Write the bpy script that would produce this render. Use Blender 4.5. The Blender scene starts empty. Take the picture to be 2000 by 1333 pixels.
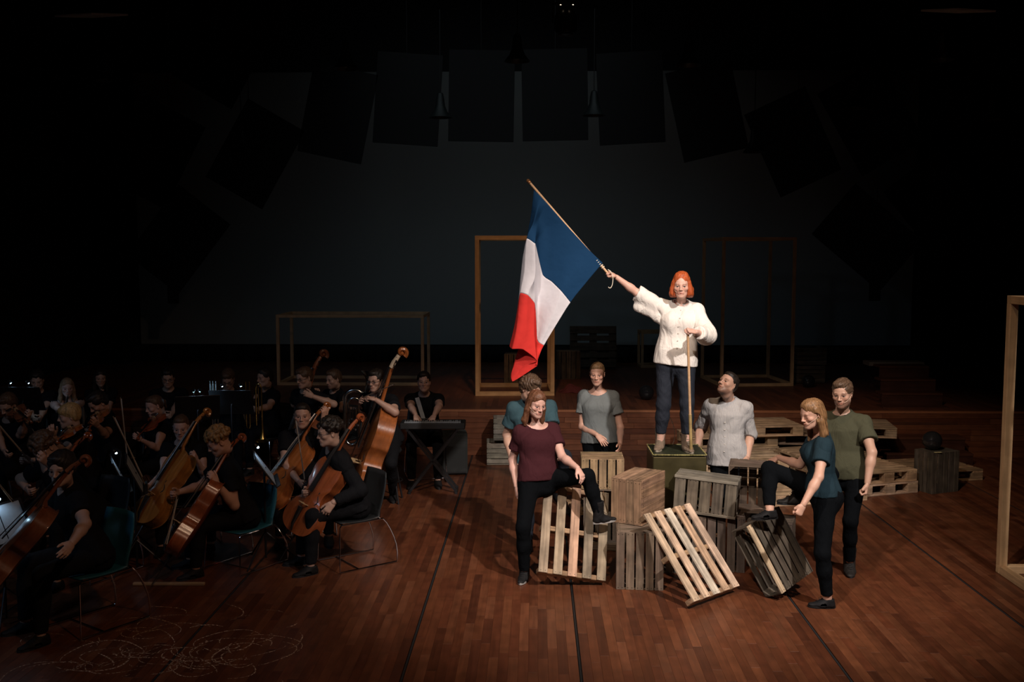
import bpy, bmesh, math, random
import numpy as np
from mathutils import Matrix, Vector, Euler
from math import radians as RD, pi, sin, cos
random.seed(7); rng = np.random.default_rng(7)
SC = bpy.context.scene
COL = SC.collection
# ------------------------------------------------------------ camera
FPX, CX, CY, HC = 1944.0, 1000.0, 666.5, 2.85
YAW, PIT = math.atan(46 / FPX), math.atan(166.5 / FPX)
FWD = np.array([-sin(YAW) * cos(PIT), cos(YAW) * cos(PIT), -sin(PIT)])
RGT = np.array([cos(YAW), sin(YAW), 0.0]); UPV = np.cross(RGT, FWD)
CAM = np.array([0, 0, HC])
cd = bpy.data.cameras.new('camera'); cam = bpy.data.objects.new('camera', cd); COL.objects.link(cam)
cam.location = CAM; cam.rotation_euler = (pi / 2 - PIT, 0, YAW)
cd.sensor_width = 36; cd.lens = FPX / 2000 * 36; cd.clip_start = 0.1; cd.clip_end = 200
SC.camera = cam
# ------------------------------------------------------------ world, exposure, lights
SC.view_settings.view_transform = 'Standard'; SC.view_settings.look = 'None'
SC.view_settings.gamma = 1; SC.view_settings.use_curve_mapping = False
SC.view_settings.exposure = 0.0
w = bpy.data.worlds.new('world'); SC.world = w; w.use_nodes = True
w.node_tree.nodes['Background'].inputs[0].default_value = (0.3, 0.45, 0.6, 1)
w.node_tree.nodes['Background'].inputs[1].default_value = 0.010

def lamp(name, kind, loc, target, energy, color, **kw):
    ld = bpy.data.lights.new(name, kind); ld.energy = energy; ld.color = color
    for k, v in kw.items(): setattr(ld, k, v)
    o = bpy.data.objects.new(name, ld); COL.objects.link(o); o.location = loc
    o.rotation_euler = (Vector(target) - Vector(loc)).to_track_quat('-Z', 'Y').to_euler()
    return o
WARM = (1.0, 0.70, 0.48)
lamp('stage_spot_key', 'SPOT', (4.3, 1.2, 8.3), (1.35, 9.2, 0.8), 4700, (1.0, .89, .82), spot_size=RD(36), spot_blend=0.85, shadow_soft_size=0.14)
lamp('stage_spot_left', 'SPOT', (-2.2, 0.8, 8.2), (1.3, 9.2, 0.9), 2250, (1.0, .85, .75), spot_size=RD(36), spot_blend=0.8, shadow_soft_size=0.10)
lamp('stage_spot_top', 'SPOT', (1.2, 6.0, 8.3), (1.3, 9.5, 0.0), 420, (1.0, .66, .42), spot_size=RD(70), spot_blend=1.0, shadow_soft_size=0.15)
lamp('stage_spot_frame', 'SPOT', (-.1, 10.5, 8.8), (-0.35, 15.7, 1.7), 420, (1.0, .55, .27), spot_size=RD(21), spot_blend=0.8, shadow_soft_size=0.1)
lamp('stage_spot_pallets', 'SPOT', (0.5, 5.5, 7.8), (3.9, 12.6, 0.3), 420, (1.0, .66, .40), spot_size=RD(32), spot_blend=0.9, shadow_soft_size=0.1)
lamp('orchestra_fill_cool', 'SPOT', (-6.5, 3.0, 7.0), (-3.2, 9.6, 0.8), 190, (.50, .70, 1.0), spot_size=RD(70), spot_blend=1.0, shadow_soft_size=0.4)  # added cool fill over the orchestra, for the bluish glow of the stand lamps
lamp('hall_spot_amber', 'SPOT', (2.4, 1.6, 7.8), (-2.7, 8.6, 0.4), 430, (1.0, .60, .38), spot_size=RD(58), spot_blend=1.0, shadow_soft_size=0.2)
lamp('hall_wash_back', 'AREA', (-.6, 16.2, 6.0), (-.6, 21, 2.0), 7.5, (.72, .84, .90), size=5, spread=RD(120))
# ------------------------------------------------------------ helpers
def pray(px, py):
    return FWD + RGT * ((px - CX) / FPX) + UPV * ((CY - py) / FPX)
def atY(px, py, Y):
    v = pray(px, py); return CAM + v * ((Y - CAM[1]) / v[1])
def atZ(px, py, z=0.0):
    v = pray(px, py); return CAM + v * ((z - CAM[2]) / v[2])
def V(*a): return np.array(a, float)
def unit(v): return v / max(np.linalg.norm(v), 1e-9)
def frame(y, z):
    """3x3 with columns x,y,z; y exact, z as close as can be"""
    y = unit(np.array(y, float)); x = unit(np.cross(y, z)); return np.stack([x, y, np.cross(x, y)], 1)
def mat4(loc, R=None):
    m = np.eye(4); m[:3, 3] = loc
    if R is not None: m[:3, :3] = R
    return Matrix(m.tolist())
def rotm(yaw=0, pitch=0, roll=0):
    return np.array((Matrix.Rotation(yaw, 3, 'Z') @ Matrix.Rotation(pitch, 3, 'X') @ Matrix.Rotation(roll, 3, 'Y')))
def mesh(name, verts, faces, smooth=False, colors=None):
    me = bpy.data.meshes.new(name)
    if isinstance(verts, np.ndarray) and isinstance(faces, np.ndarray):
        nv, nf, k = len(verts), len(faces), faces.shape[1]
        me.vertices.add(nv); me.vertices.foreach_set('co', verts.astype(np.float32).ravel())
        me.loops.add(nf * k); me.loops.foreach_set('vertex_index', faces.astype(np.int32).ravel())
        me.polygons.add(nf); me.polygons.foreach_set('loop_start', np.arange(0, nf * k, k, dtype=np.int32))
        me.polygons.foreach_set('loop_total', np.full(nf, k, np.int32))
        me.update(calc_edges=True)
    else:
        me.from_pydata([tuple(v) for v in verts], [], [tuple(f) for f in faces]); me.update()
    me.polygons.foreach_set('use_smooth', np.full(len(me.polygons), bool(smooth)))
    if colors is not None:
        at = me.color_attributes.new('Col', 'FLOAT_COLOR', 'POINT')
        c = np.ones((len(me.vertices), 4), np.float32); c[:, :3] = colors; at.data.foreach_set('color', c.ravel())
    return me
def link(name, me, mat=None, parent=None, M=None, color=None):
    o = bpy.data.objects.new(name, me); COL.objects.link(o)
    if mat is not None and me is not None and len(me.materials) == 0: me.materials.append(mat)
    if parent is not None: o.parent = parent
    if M is not None: o.matrix_local = M
    if color is not None: o.color = (*color, 1)
    return o
def empty(name, loc=(0, 0, 0), R=None, parent=None):
    o = bpy.data.objects.new(name, None); COL.objects.link(o); o.empty_display_size = .1
    if parent is not None: o.parent = parent
    o.matrix_local = mat4(loc, R); return o
def tag(o, label=None, cat=None, group=None, kind=None):
    if label: o['label'] = label
    if cat: o['category'] = cat
    if group: o['group'] = group
    if kind: o['kind'] = kind
    return o
KIDS = {}
def dup(o, parent=None, M=None):
    c = o.copy(); COL.objects.link(c)
    if parent is not None: c.parent = parent
    if M is not None: c.matrix_local = M
    for ch in o.children: dup(ch, c, ch.matrix_local.copy())
    return c
class MB:
    """collects simple solids into one mesh"""
    def __init__(s): s.v = []; s.f = []
    def add(s, vs, fs):
        n = len(s.v); s.v += [tuple(v) for v in vs]; s.f += [tuple(i + n for i in f) for f in fs]; return s
    def box(s, c, d, R=None, bev=0.0):
        vs, fs = box_data(d, bev); vs = np.array(vs)
        if R is not None: vs = vs @ np.array(R).T
        return s.add(vs + np.array(c), fs)
    def bar(s, a, b, w, t, up=(0, 0, 1)):
        a, b = np.array(a, float), np.array(b, float); R = frame(b - a, up)
        return s.box((a + b) / 2, (w, np.linalg.norm(b - a), t), R)
    def tube(s, pts, r, n=8, cap=True):
        pts = [np.array(p, float) for p in pts]; rs = r if hasattr(r, '__len__') else [r] * len(pts)
        rings = []; ref = None
        for i, p in enumerate(pts):
            t = unit(pts[min(i + 1, len(pts) - 1)] - pts[max(i - 1, 0)])
            if ref is None: ref = np.array((0, 0, 1.)) if abs(t[2]) < .9 else np.array((1., 0, 0))
            u = unit(np.cross(t, ref)); v = np.cross(t, u); ref = -v if np.dot(-v, ref) > 0 else v
            u = unit(np.cross(t, ref)); v = np.cross(u, t)
            rings.append([p + rs[i] * (cos(2 * pi * k / n) * u + sin(2 * pi * k / n) * v) for k in range(n)])
        vs = [q for rg in rings for q in rg]
        fs = [(i * n + k, i * n + (k + 1) % n, (i + 1) * n + (k + 1) % n, (i + 1) * n + k) for i in range(len(pts) - 1) for k in range(n)]
        if cap: fs += [tuple(range(n))[::-1], tuple((len(pts) - 1) * n + k for k in range(n))]
        return s.add(vs, fs)
    def lathe(s, prof, n=20, c=(0, 0, 0), R=None):
        R = np.eye(3) if R is None else R; vs = []
        for r, z in prof:
            for k in range(n): vs.append(R @ V(r * cos(2 * pi * k / n), r * sin(2 * pi * k / n), z) + np.array(c))
        m = len(prof)
        fs = [(i * n + k, i * n + (k + 1) % n, (i + 1) * n + (k + 1) % n, (i + 1) * n + k) for i in range(m - 1) for k in range(n)]
        fs += [tuple(range(n))[::-1], tuple((m - 1) * n + k for k in range(n))]
        return s.add(vs, fs)
    def me(s, name, smooth=False): return mesh(name, s.v, s.f, smooth)
    def build(s, name, mat, parent=None, M=None, smooth=False, color=None):
        me = s.me(name, smooth)
        o = link(name, me, mat, parent, M, color)
        if smooth:
            try: me.set_sharp_from_angle(angle=RD(40))
            except Exception: pass
        return o
def box_data(d, bev=0.0):
    hx, hy, hz = d[0] / 2, d[1] / 2, d[2] / 2
    if bev <= 0:
        vs = [(x, y, z) for x in (-hx, hx) for y in (-hy, hy) for z in (-hz, hz)]
        return vs, [(0, 1, 3, 2), (4, 6, 7, 5), (0, 4, 5, 1), (2, 3, 7, 6), (0, 2, 6, 4), (1, 5, 7, 3)]
    bm = bmesh.new(); bmesh.ops.create_cube(bm, size=1)
    for v in bm.verts: v.co = (v.co.x * d[0], v.co.y * d[1], v.co.z * d[2])
    bmesh.ops.bevel(bm, geom=bm.edges[:], offset=bev, segments=1, affect='EDGES')
    bm.verts.index_update()
    vs = [tuple(v.co) for v in bm.verts]; fs = [tuple(v.index for v in f.verts) for f in bm.faces]; bm.free(); return vs, fs
# ------------------------------------------------------------ materials
def new_mat(name):
    m = bpy.data.materials.new(name); m.use_nodes = True; nt = m.node_tree
    b = nt.nodes['Principled BSDF']; return m, nt, b
def N(nt, t, **kw):
    n = nt.nodes.new(t)
    for k, v in kw.items():
        if k in n.inputs: n.inputs[k].default_value = v
        else: setattr(n, k, v)
    return n
def plain(name, col, rough=.6, metal=0.0, noise=0.15, scale=30, bump=0.0, spec=0.5, **kw):
    m, nt, b = new_mat(name)
    tc = N(nt, 'ShaderNodeTexCoord'); nz = N(nt, 'ShaderNodeTexNoise'); nz.inputs['Scale'].default_value = scale; nz.inputs['Detail'].default_value = 4
    nt.links.new(tc.outputs['Object'], nz.inputs['Vector'])
    mx = N(nt, 'ShaderNodeMixRGB', blend_type='MULTIPLY'); mx.inputs[0].default_value = 1
    mx.inputs[1].default_value = (*col, 1)
    mr = N(nt, 'ShaderNodeMapRange'); mr.inputs[3].default_value = 1 - noise; mr.inputs[4].default_value = 1 + noise
    nt.links.new(nz.outputs[0], mr.inputs[0]); nt.links.new(mr.outputs[0], mx.inputs[2]); nt.links.new(mx.outputs[0], b.inputs['Base Color'])
    b.inputs['Roughness'].default_value = rough; b.inputs['Metallic'].default_value = metal; b.inputs['Specular IOR Level'].default_value = spec
    if bump:
        bp = N(nt, 'ShaderNodeBump'); bp.inputs['Strength'].default_value = bump; bp.inputs['Distance'].default_value = .01
        nt.links.new(nz.outputs[0], bp.inputs['Height']); nt.links.new(bp.outputs[0], b.inputs['Normal'])
    for k, v in kw.items(): b.inputs[k.replace('_', ' ')].default_value = v
    return m
def wood(name, axis=0, rough=.75, grain=.45, scale=1.0, source='object', spec=.3, coat=0.0, dirt=.35, base=None):
    """wood whose colour comes from the object's colour (source='object') or the Col attribute; grain runs along local axis"""
    m, nt, b = new_mat(name); L = nt.links.new
    tc = N(nt, 'ShaderNodeTexCoord'); oi = N(nt, 'ShaderNodeObjectInfo')
    sc = [28, 28, 28]; sc[axis] = 1.6
    mp = N(nt, 'ShaderNodeMapping'); mp.inputs['Scale'].default_value = [s * scale for s in sc]
    L(tc.outputs['Object'], mp.inputs['Vector'])
    ad = N(nt, 'ShaderNodeVectorMath', operation='ADD'); mu = N(nt, 'ShaderNodeMath', operation='MULTIPLY'); mu.inputs[1].default_value = 57.0
    L(oi.outputs['Random'], mu.inputs[0]); L(mp.outputs[0], ad.inputs[0]); L(mu.outputs[0], ad.inputs[1])
    n1 = N(nt, 'ShaderNodeTexNoise'); n1.inputs['Scale'].default_value = 1.3; n1.inputs['Detail'].default_value = 6; n1.inputs['Distortion'].default_value = .4
    L(ad.outputs[0], n1.inputs['Vector'])
    ad2 = N(nt, 'ShaderNodeVectorMath', operation='ADD'); L(tc.outputs['Object'], ad2.inputs[0]); L(mu.outputs[0], ad2.inputs[1])
    n2 = N(nt, 'ShaderNodeTexNoise'); n2.inputs['Scale'].default_value = 7 * scale; n2.inputs['Detail'].default_value = 3; L(ad2.outputs[0], n2.inputs['Vector'])
    r1 = N(nt, 'ShaderNodeMapRange'); r1.inputs[1].default_value = .3; r1.inputs[2].default_value = .7; r1.inputs[3].default_value = 1 - grain; r1.inputs[4].default_value = 1 + grain * .6
    L(n1.outputs[0], r1.inputs[0])
    r2 = N(nt, 'ShaderNodeMapRange'); r2.inputs[1].default_value = .35; r2.inputs[2].default_value = .65; r2.inputs[3].default_value = 1 - dirt; r2.inputs[4].default_value = 1.08
    L(n2.outputs[0], r2.inputs[0])
    mm = N(nt, 'ShaderNodeMath', operation='MULTIPLY'); L(r1.outputs[0], mm.inputs[0]); L(r2.outputs[0], mm.inputs[1])
    mx = N(nt, 'ShaderNodeMixRGB', blend_type='MULTIPLY'); mx.inputs[0].default_value = 1
    if source == 'object': L(oi.outputs['Color'], mx.inputs[1])
    elif source == 'attr':
        at = N(nt, 'ShaderNodeVertexColor', layer_name='Col'); L(at.outputs[0], mx.inputs[1])
    else: mx.inputs[1].default_value = (*base, 1)
    L(mm.outputs[0], mx.inputs[2]); L(mx.outputs[0], b.inputs['Base Color'])
    b.inputs['Roughness'].default_value = rough; b.inputs['Specular IOR Level'].default_value = spec; b.inputs['Coat Weight'].default_value = coat; b.inputs['Coat Roughness'].default_value = .15
    bp = N(nt, 'ShaderNodeBump'); bp.inputs['Strength'].default_value = .25; bp.inputs['Distance'].default_value = .003
    L(n1.outputs[0], bp.inputs['Height']); L(bp.outputs[0], b.inputs['Normal'])
    return m
M_BOARD = wood('rough_board', 0)
M_LATH = wood('frame_lath', 0, grain=.2, dirt=.12, rough=.6)
M_FLOOR = wood('floor_strip', 1, source='object', rough=.42, grain=.22, dirt=.22, spec=.35)
M_FLOORA = wood('floor_strip_far', 1, source='attr', rough=.42, grain=.22, dirt=.22, spec=.35)
M_RISER = wood('riser_strip', 0, source='object', rough=.45, grain=.25, dirt=.2, spec=.35)
M_BLACK = plain('black_paint', (.012, .013, .015), .6)
M_NAIL = plain('nail', (.02, .018, .016), .5, .6)
M_CHROME = plain('chrome', (.75, .75, .78), .12, 1.0, noise=.03)
M_STEEL = plain('dark_steel', (.05, .05, .055), .35, .8)
# ============================================================ the setting
FLY0, FLY1, PLZ, PLY = 5.0, 14.05, 0.66, 14.05
SEAMS = [-5.9, -4.24, -2.57, -0.9, 0.315, 2.13, 3.76, 5.45]
floor = link('floor', MB().box((0, 7.5, -.06), (19, 15.5, .08)).me('floor'), M_BLACK); tag(floor, kind='structure')
def floor_col():
    c = np.array(random.choice([(.20, .066, .028), (.175, .055, .023), (.22, .075, .032), (.18, .055, .024), (.14, .043, .019), (.20, .068, .03), (.19, .062, .027), (.18, .058, .025), (.125, .039, .018), (.225, .08, .037)]))
    return c * random.uniform(.85, 1.12) * .62
strips = []; PW = .070
edges = [-9.0] + SEAMS + [9.0]
for a, b in zip(edges[:-1], edges[1:]):
    n = max(1, int(round((b - a - .024) / PW))); wd = (b - a - .024) / n
    for i in range(n):
        x = a + .012 + (i + .5) * wd; y = -0.2 - random.random() * .6
        while y < PLY:
            l = random.choice([.5, .6, .8, 1.0, 1.2]); y2 = min(y + l, PLY)
            if y2 > -.2: strips.append((x, max(y, -.2), y2, wd))
            y = y2
seen = []; rest = []
for s in strips:
    xm, ym = s[0], (s[1] + s[2]) / 2
    px = 1046 + (xm / max(ym, .1)) * FPX
    (seen if (ym > 6.2 and -40 < px < 2040) else rest).append(s)
seen.sort(key=lambda s: s[1]); rest += seen[290:]; seen = seen[:290]
cache = {}
for x, y0, y1, wd in seen:
    k = (round(y1 - y0, 2), round(wd, 4))
    if k not in cache:
        cache[k] = mesh('floor_strip', *box_data((wd - .0007, k[0] - .0007, .02), .0005)); cache[k].materials.append(M_FLOOR)
    link('plank', cache[k], None, floor, mat4((x, (y0 + y1) / 2, -.010 - random.random() * .0006)), floor_col())
vs, cs = [], []
for x, y0, y1, wd in rest:
    hw = (wd - .0007) / 2; q, _ = box_data((2 * hw, y1 - y0 - .0007, .02)); z = -.010 - random.random() * .0006
    vs += [(p[0] + x, p[1] + (y0 + y1) / 2, p[2] + z) for p in q]; cs += [floor_col()] * 8
vs = np.array(vs); nb = len(vs) // 8
bf = np.array([(0, 1, 3, 2), (4, 6, 7, 5), (0, 4, 5, 1), (2, 3, 7, 6), (1, 5, 7, 3)])
fs = (bf[None] + (np.arange(nb) * 8)[:, None, None]).reshape(-1, 4)
fo = link('planks', mesh('planks', vs, fs, colors=np.array(cs)), M_FLOORA, floor); tag(fo, kind='stuff')
for i, x in enumerate(SEAMS):
    o = MB().box((x, 6.9, -.006), (.014 if i != 4 else .006, 14.3, .006)).build('trim_%d' % (i + 1), M_BLACK); tag(o, kind='structure')
# raised platform with boarded front
plat = MB().box((0, 17.6, PLZ / 2 - .01), (18, 7.06, PLZ - .02)).build('platform', M_BLACK); tag(plat, kind='structure')
top = MB().box((0, 17.6, PLZ - .012), (18, 7.1, .024)).build('deck', None, plat)
m, nt, b = new_mat('platform_deck'); L = nt.links.new
tc = N(nt, 'ShaderNodeTexCoord'); mp = N(nt, 'ShaderNodeMapping'); mp.inputs['Rotation'].default_value = (0, 0, pi / 2); L(tc.outputs['Object'], mp.inputs['Vector'])
br = N(nt, 'ShaderNodeTexBrick'); br.inputs['Color1'].default_value = (.16, .052, .024, 1); br.inputs['Color2'].default_value = (.095, .032, .016, 1); br.inputs['Mortar'].default_value = (.03, .012, .007, 1)
br.inputs['Scale'].default_value = 1; br.inputs['Brick Width'].default_value = .8; br.inputs['Row Height'].default_value = .08; br.inputs['Mortar Size'].default_value = .0015
L(mp.outputs[0], br.inputs['Vector']); L(br.outputs[0], b.inputs['Base Color']); b.inputs['Roughness'].default_value = .45
top.data.materials.append(m)
NR = 8; rh = (PLZ - .024) / NR
bmesh_cache = {}
for r in range(NR):
    x = -8.9 - random.random() * .3
    while x < 8.9:
        l = min(random.choice([.9, 1.2, 1.5, 1.8, 2.4]), round(9 - x, 2)); k = l
        if l < .1: break
        if k not in bmesh_cache:
            bmesh_cache[k] = mesh('board', *box_data((l - .002, .018, rh - .003), .0012)); bmesh_cache[k].materials.append(M_RISER)
        link('board', bmesh_cache[k], None, plat, mat4((x + l / 2, PLY + .008 - random.random() * .002, (r + .5) * rh)), floor_col() * 1.15)
        x += l
MB().box((0, PLY + .02, PLZ - .012), (18, .06, .03)).build('nosing', plain('nosing', (.26, .10, .045), .4), plat)
# hall walls
M_WALL = plain('dark_hall_wall', (.035, .036, .038), .85, scale=2)
M_DRAPE = plain('black_drape', (.010, .010, .011), .95, scale=3)
M_SCREEN = plain('cyclorama_cloth', (.34, .38, .38), .9, noise=.06, scale=.7)
tag(MB().box((0, 21.1, 4.5), (19, .1, 9.2)).build('wall_back', M_WALL), kind='structure')
def drape(name, x, y0, y1, z0, z1, axis):
    vs, fs = [], []; n = int(abs(y1 - y0) / .06)
    for i in range(n + 1):
        t = y0 + (y1 - y0) * i / n; d = .05 * sin(t * 16) + .02 * sin(t * 41)
        for z in (z0, z1): vs.append((x + d, t, z) if axis == 'y' else (t, x + d, z))
    fs = [(2 * i, 2 * i + 2, 2 * i + 3, 2 * i + 1) for i in range(n)]
    o = link(name, mesh(name, vs, fs, True), M_DRAPE); so = o.modifiers.new('s', 'SOLIDIFY'); so.thickness = .01
    return tag(o, kind='structure')
drape('wall_left', -9.2, -1.5, 21, 0, 9.0, 'y'); drape('wall_right', 9.2, -1.5, 21, 0, 9.0, 'y')
scr = MB().box(((-8.3 + 7.75) / 2, 20.7, 3.8), (16.05, .02, 5.6)).build('wall_screen', M_SCREEN); tag(scr, kind='structure')
drape('wall_masking', 20.4, -9.1, 9.1, PLZ, 1.0, 'x')
d1 = drape('wall_wing_left', 19.9, -9.2, -8.2, PLZ, 9, 'x'); d2 = drape('wall_wing_right', 19.9, 7.55, 9.2, PLZ, 9, 'x')
tag(MB().box((0, 10, 9.05), (19, 23.5, .1)).build('ceiling', M_WALL), kind='structure')
tag(MB().box((0, -1.7, 4.5), (19, .1, 9.2)).build('wall_front', M_WALL), kind='structure')
# hanging reflector panels in an arch
M_PANEL = plain('black_panel', (.008, .008, .009), .8)
M_WIRE = plain('wire', (.02, .02, .02), .5, .5)
pan = [(335, 487, 38), (487, 322, 30), (655, 245, 12), (795, 218, 4), (940, 212, 1), (1084, 210, -1), (1233, 216, -3), (1386, 240, -13), (1558, 300, -25), (1712, 480, -50), (292, 318, 28), (425, 120, 30), (1712, 250, -30), (1850, 420, -40)]
MT = None
for i, (px, py, a) in enumerate(pan):
    Yp = 18.2 if i < 10 else 18.9
    c = atY(px, py, Yp); R = rotm(0, 0, RD(a)); root = empty('reflector_panel', c, R)
    s = 1.18 if i < 10 else 1.3
    MB().box((0, 0, .22), (s, .03, s + .44), bev=.004).build('board', M_PANEL, root)
    MB().box((0, .04, .2), (.06, .05, s * 1.2)).build('batten', M_PANEL, root)
    Ri = R.T; up = Ri @ V(0, 0, 1)
    MB().tube([V(0, .04, 0), V(0, .04, 0) + up * (8.9 - c[2])], .006, 5).build('cable', M_WIRE, root)
    if i in (0, 9): MB().bar((0, .02, 0), V(0, .02, 0) - up * 1.0, .2, .03, up=(0, 1, 0)).build('bracket', M_PANEL, root)
    nm = ['lowest black square panel at the left end of the arch', 'tilted black square panel above the left one', 'slightly tilted black panel left of the arch top', 'black panel second left of the arch crown', 'black panel just left of the arch crown', 'black panel at the arch crown above the flag', 'black panel second right of the arch crown', 'slightly tilted black panel right of the arch top', 'tilted black square panel high on the right', 'lowest black square panel at the right end of the arch', 'dark outer panel over the left arch end', 'dark panel high behind the upper left arch', 'dark outer panel over the upper right arch', 'dark outer panel just above the right arch end'][i]
    tag(root, nm, 'panel', 'hanging black panels in the arch')
# bell pendants
M_BELL = plain('dull_bell', (.035, .042, .042), .35, .3)
bell0 = None
bl = [(208, 158, 15.5), (97, 246, 16.5), (675, 135, 15.5), (860, 230, 17), (1010, 120, 15.5), (1160, 226, 17), (1345, 128, 15.5), (1670, 212, 17), (1838, 118, 15.5), (1938, 235, 16.5), (472, 300, 17.5), (1473, 298, 17.5)]
for i, (px, py, Y) in enumerate(bl):
    c = atY(px, py, Y)
    if bell0 is None:
        root = empty('pendant_lamp', c); bell0 = root
        MB().lathe([(.015, .42), (.05, .40), (.07, .30), (.08, .2), (.12, .1), (.2, 0), (.19, 0), (.11, .09), (.04, .2), (.0, .21)], 16).build('shade', M_BELL, root, smooth=True)
        MB().lathe([(.0, .02), (.03, .03), (.045, .07), (.03, .12), (.02, .18)], 10).build('bulb', plain('dark_bulb', (.25, .25, .25), .1), root, smooth=True)
        MB().tube([(0, 0, .41), (0, 0, 4.0)], .008, 5).build('cord', M_WIRE, root)
    else: root = dup(bell0); root.matrix_local = mat4(c)
    tag(root, 'dim bell shaped pendant lamp ' + ['high above the far left players', 'at the far left, lowest on that side', 'hanging high left of the arch top', 'in the gap left of the arch crown', 'above the arch crown', 'in the gap right of the arch crown', 'hanging high right of the arch top', 'above the right end of the arch', 'high near the right ceiling reflector', 'at the far right, lowest on that side', 'beside the tilted left arch panel', 'beside the tilted right arch panel'][i], 'lamp', 'bell pendants above the stage')
for (px, py, nm) in ((180, 30, 'left'), (1870, 21, 'right')):
    c = atY(px, py, 15.0); root = empty('ceiling_reflector', c, rotm(RD(-12 if px < 900 else 12), RD(12), 0))
    MB().box((0, 0, 0), (.62, .9, .03), bev=.005).build('board', plain('pale_board', (.85, .85, .8), .7), root)
    MB().tube([(0, 0, 0), (0, 0, 2.4)], .006, 5).build('cable', M_WIRE, root)
    tag(root, 'small pale board hanging flat near the top %s corner' % nm, 'panel', 'pale ceiling boards')
# moving head spotlight at the top
c = atY(1105, 32, 15.0); root = empty('stage_spotlight', c); tag(root, 'dark moving head spotlight hanging at the top centre of the hall', 'spotlight')
MB().lathe([(0, -.26), (.14, -.25), (.17, -.18), (.16, .0), (.12, .08), (.05, .1)], 18).build('housing', plain('spot_shell', (.012, .012, .013), .3, .3), root, smooth=True)
MB().lathe([(.0, -.262), (.11, -.262), (.11, -.275), (0, -.285)], 18).build('lens', plain('lens', (.05, .05, .05), .05), root, smooth=True)
MB().bar((-.19, 0, -.1), (-.19, 0, .18), .05, .02, up=(1, 0, 0)).bar((.19, 0, -.1), (.19, 0, .18), .05, .02, up=(1, 0, 0)).bar((-.2, 0, .18), (.2, 0, .18), .05, .03).build('yoke', M_STEEL, root)
MB().tube([(0, 0, .19), (0, 0, 2.3)], .015, 6).build('pole', M_STEEL, root)
mE, nt, b = new_mat('glint_glow'); b.inputs['Emission Color'].default_value = (1, .75, .5, 1); b.inputs['Emission Strength'].default_value = 4
for dx in (-.08, .1): MB().lathe([(0, 0), (.012, .004), (0, .012)], 8, c=(dx, -.17, .12)).build('glint', mE, root)  # two glints on the spotlight, put in as small glowing beads
# steps at the right wing
st = empty('staircase', (0, 0, 0)); tag(st, kind='structure')
c0 = atY(1742, 735, 14.6)[0]; c1 = atY(1842, 735, 14.6)[0]
for i in range(7):
    z = .17 * (i + 1); y = 13.5 + .27 * i; x0 = c0 - .42 + .07 * i
    MB().box(((x0 + c1) / 2, y + .15, z - .02), (c1 - x0, .3, .035), bev=.004).build('tread', M_RISER, st, color=(.07, .025, .013))
    MB().box(((x0 + c1) / 2, y + .02, z - .1), (c1 - x0, .02, .15)).build('riser', M_RISER, st, color=(.05, .018, .01))
MB().box(((c0 + c1) / 2, 15.6, 1.18), (c1 - c0 + .1, .3, .06)).build('landing', plain('pale_edge', (.10, .085, .07), .7), st)
# timber frames
LC = (.60, .40, .22)
def lath_frame(name, A, yaw, w, d, h, label, cat='frame', col=LC, t=.045):
    """box of square laths; A = front-left foot, w along yaw, d behind it"""
    R = rotm(yaw); root = empty(name, A, R)
    def pc(nm, c, dims):
        ax = int(np.argmax(dims)); l = dims[ax]; o = [x for i, x in enumerate(dims) if i != ax]
        me = mesh(nm, *box_data((l, o[0], o[1]), .002))
        Rm = {0: np.eye(3), 1: np.array([[0, 1, 0], [1, 0, 0], [0, 0, -1.]]), 2: np.array([[0, 1, 0], [0, 0, 1], [1, 0, 0.]])}[ax]
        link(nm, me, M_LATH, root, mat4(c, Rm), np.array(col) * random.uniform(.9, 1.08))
    for x in (t / 2, w - t / 2):
        for y in (t / 2, d - t / 2): pc('post', (x, y, h / 2), (t, t, h - 2 * t))
    for z in (t / 2, h - t / 2):
        for y in (t / 2, d - t / 2): pc('rail', (w / 2, y, z), (w, t, t))
        for x in (t / 2, w - t / 2): pc('rail', (x, d / 2, z), (t, d - 2 * t, t))
    return tag(root, label, cat, 'open wooden box frames')
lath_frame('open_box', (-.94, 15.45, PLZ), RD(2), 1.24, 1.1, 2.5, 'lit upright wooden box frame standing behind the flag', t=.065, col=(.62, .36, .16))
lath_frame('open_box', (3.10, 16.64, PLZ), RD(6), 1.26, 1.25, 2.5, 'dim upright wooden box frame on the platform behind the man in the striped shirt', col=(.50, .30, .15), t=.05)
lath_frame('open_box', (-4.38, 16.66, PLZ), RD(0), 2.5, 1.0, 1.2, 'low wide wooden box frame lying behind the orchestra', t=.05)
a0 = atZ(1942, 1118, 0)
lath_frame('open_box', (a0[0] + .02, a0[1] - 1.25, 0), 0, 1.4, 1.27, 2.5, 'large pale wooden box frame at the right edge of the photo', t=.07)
lath_frame('open_box', (*atZ(1252, 719, PLZ)[:2], PLZ), RD(3), .6, .5, .72, 'small dim wooden frame on the platform behind the flag bearer', t=.05, col=(.4, .25, .13))
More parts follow.
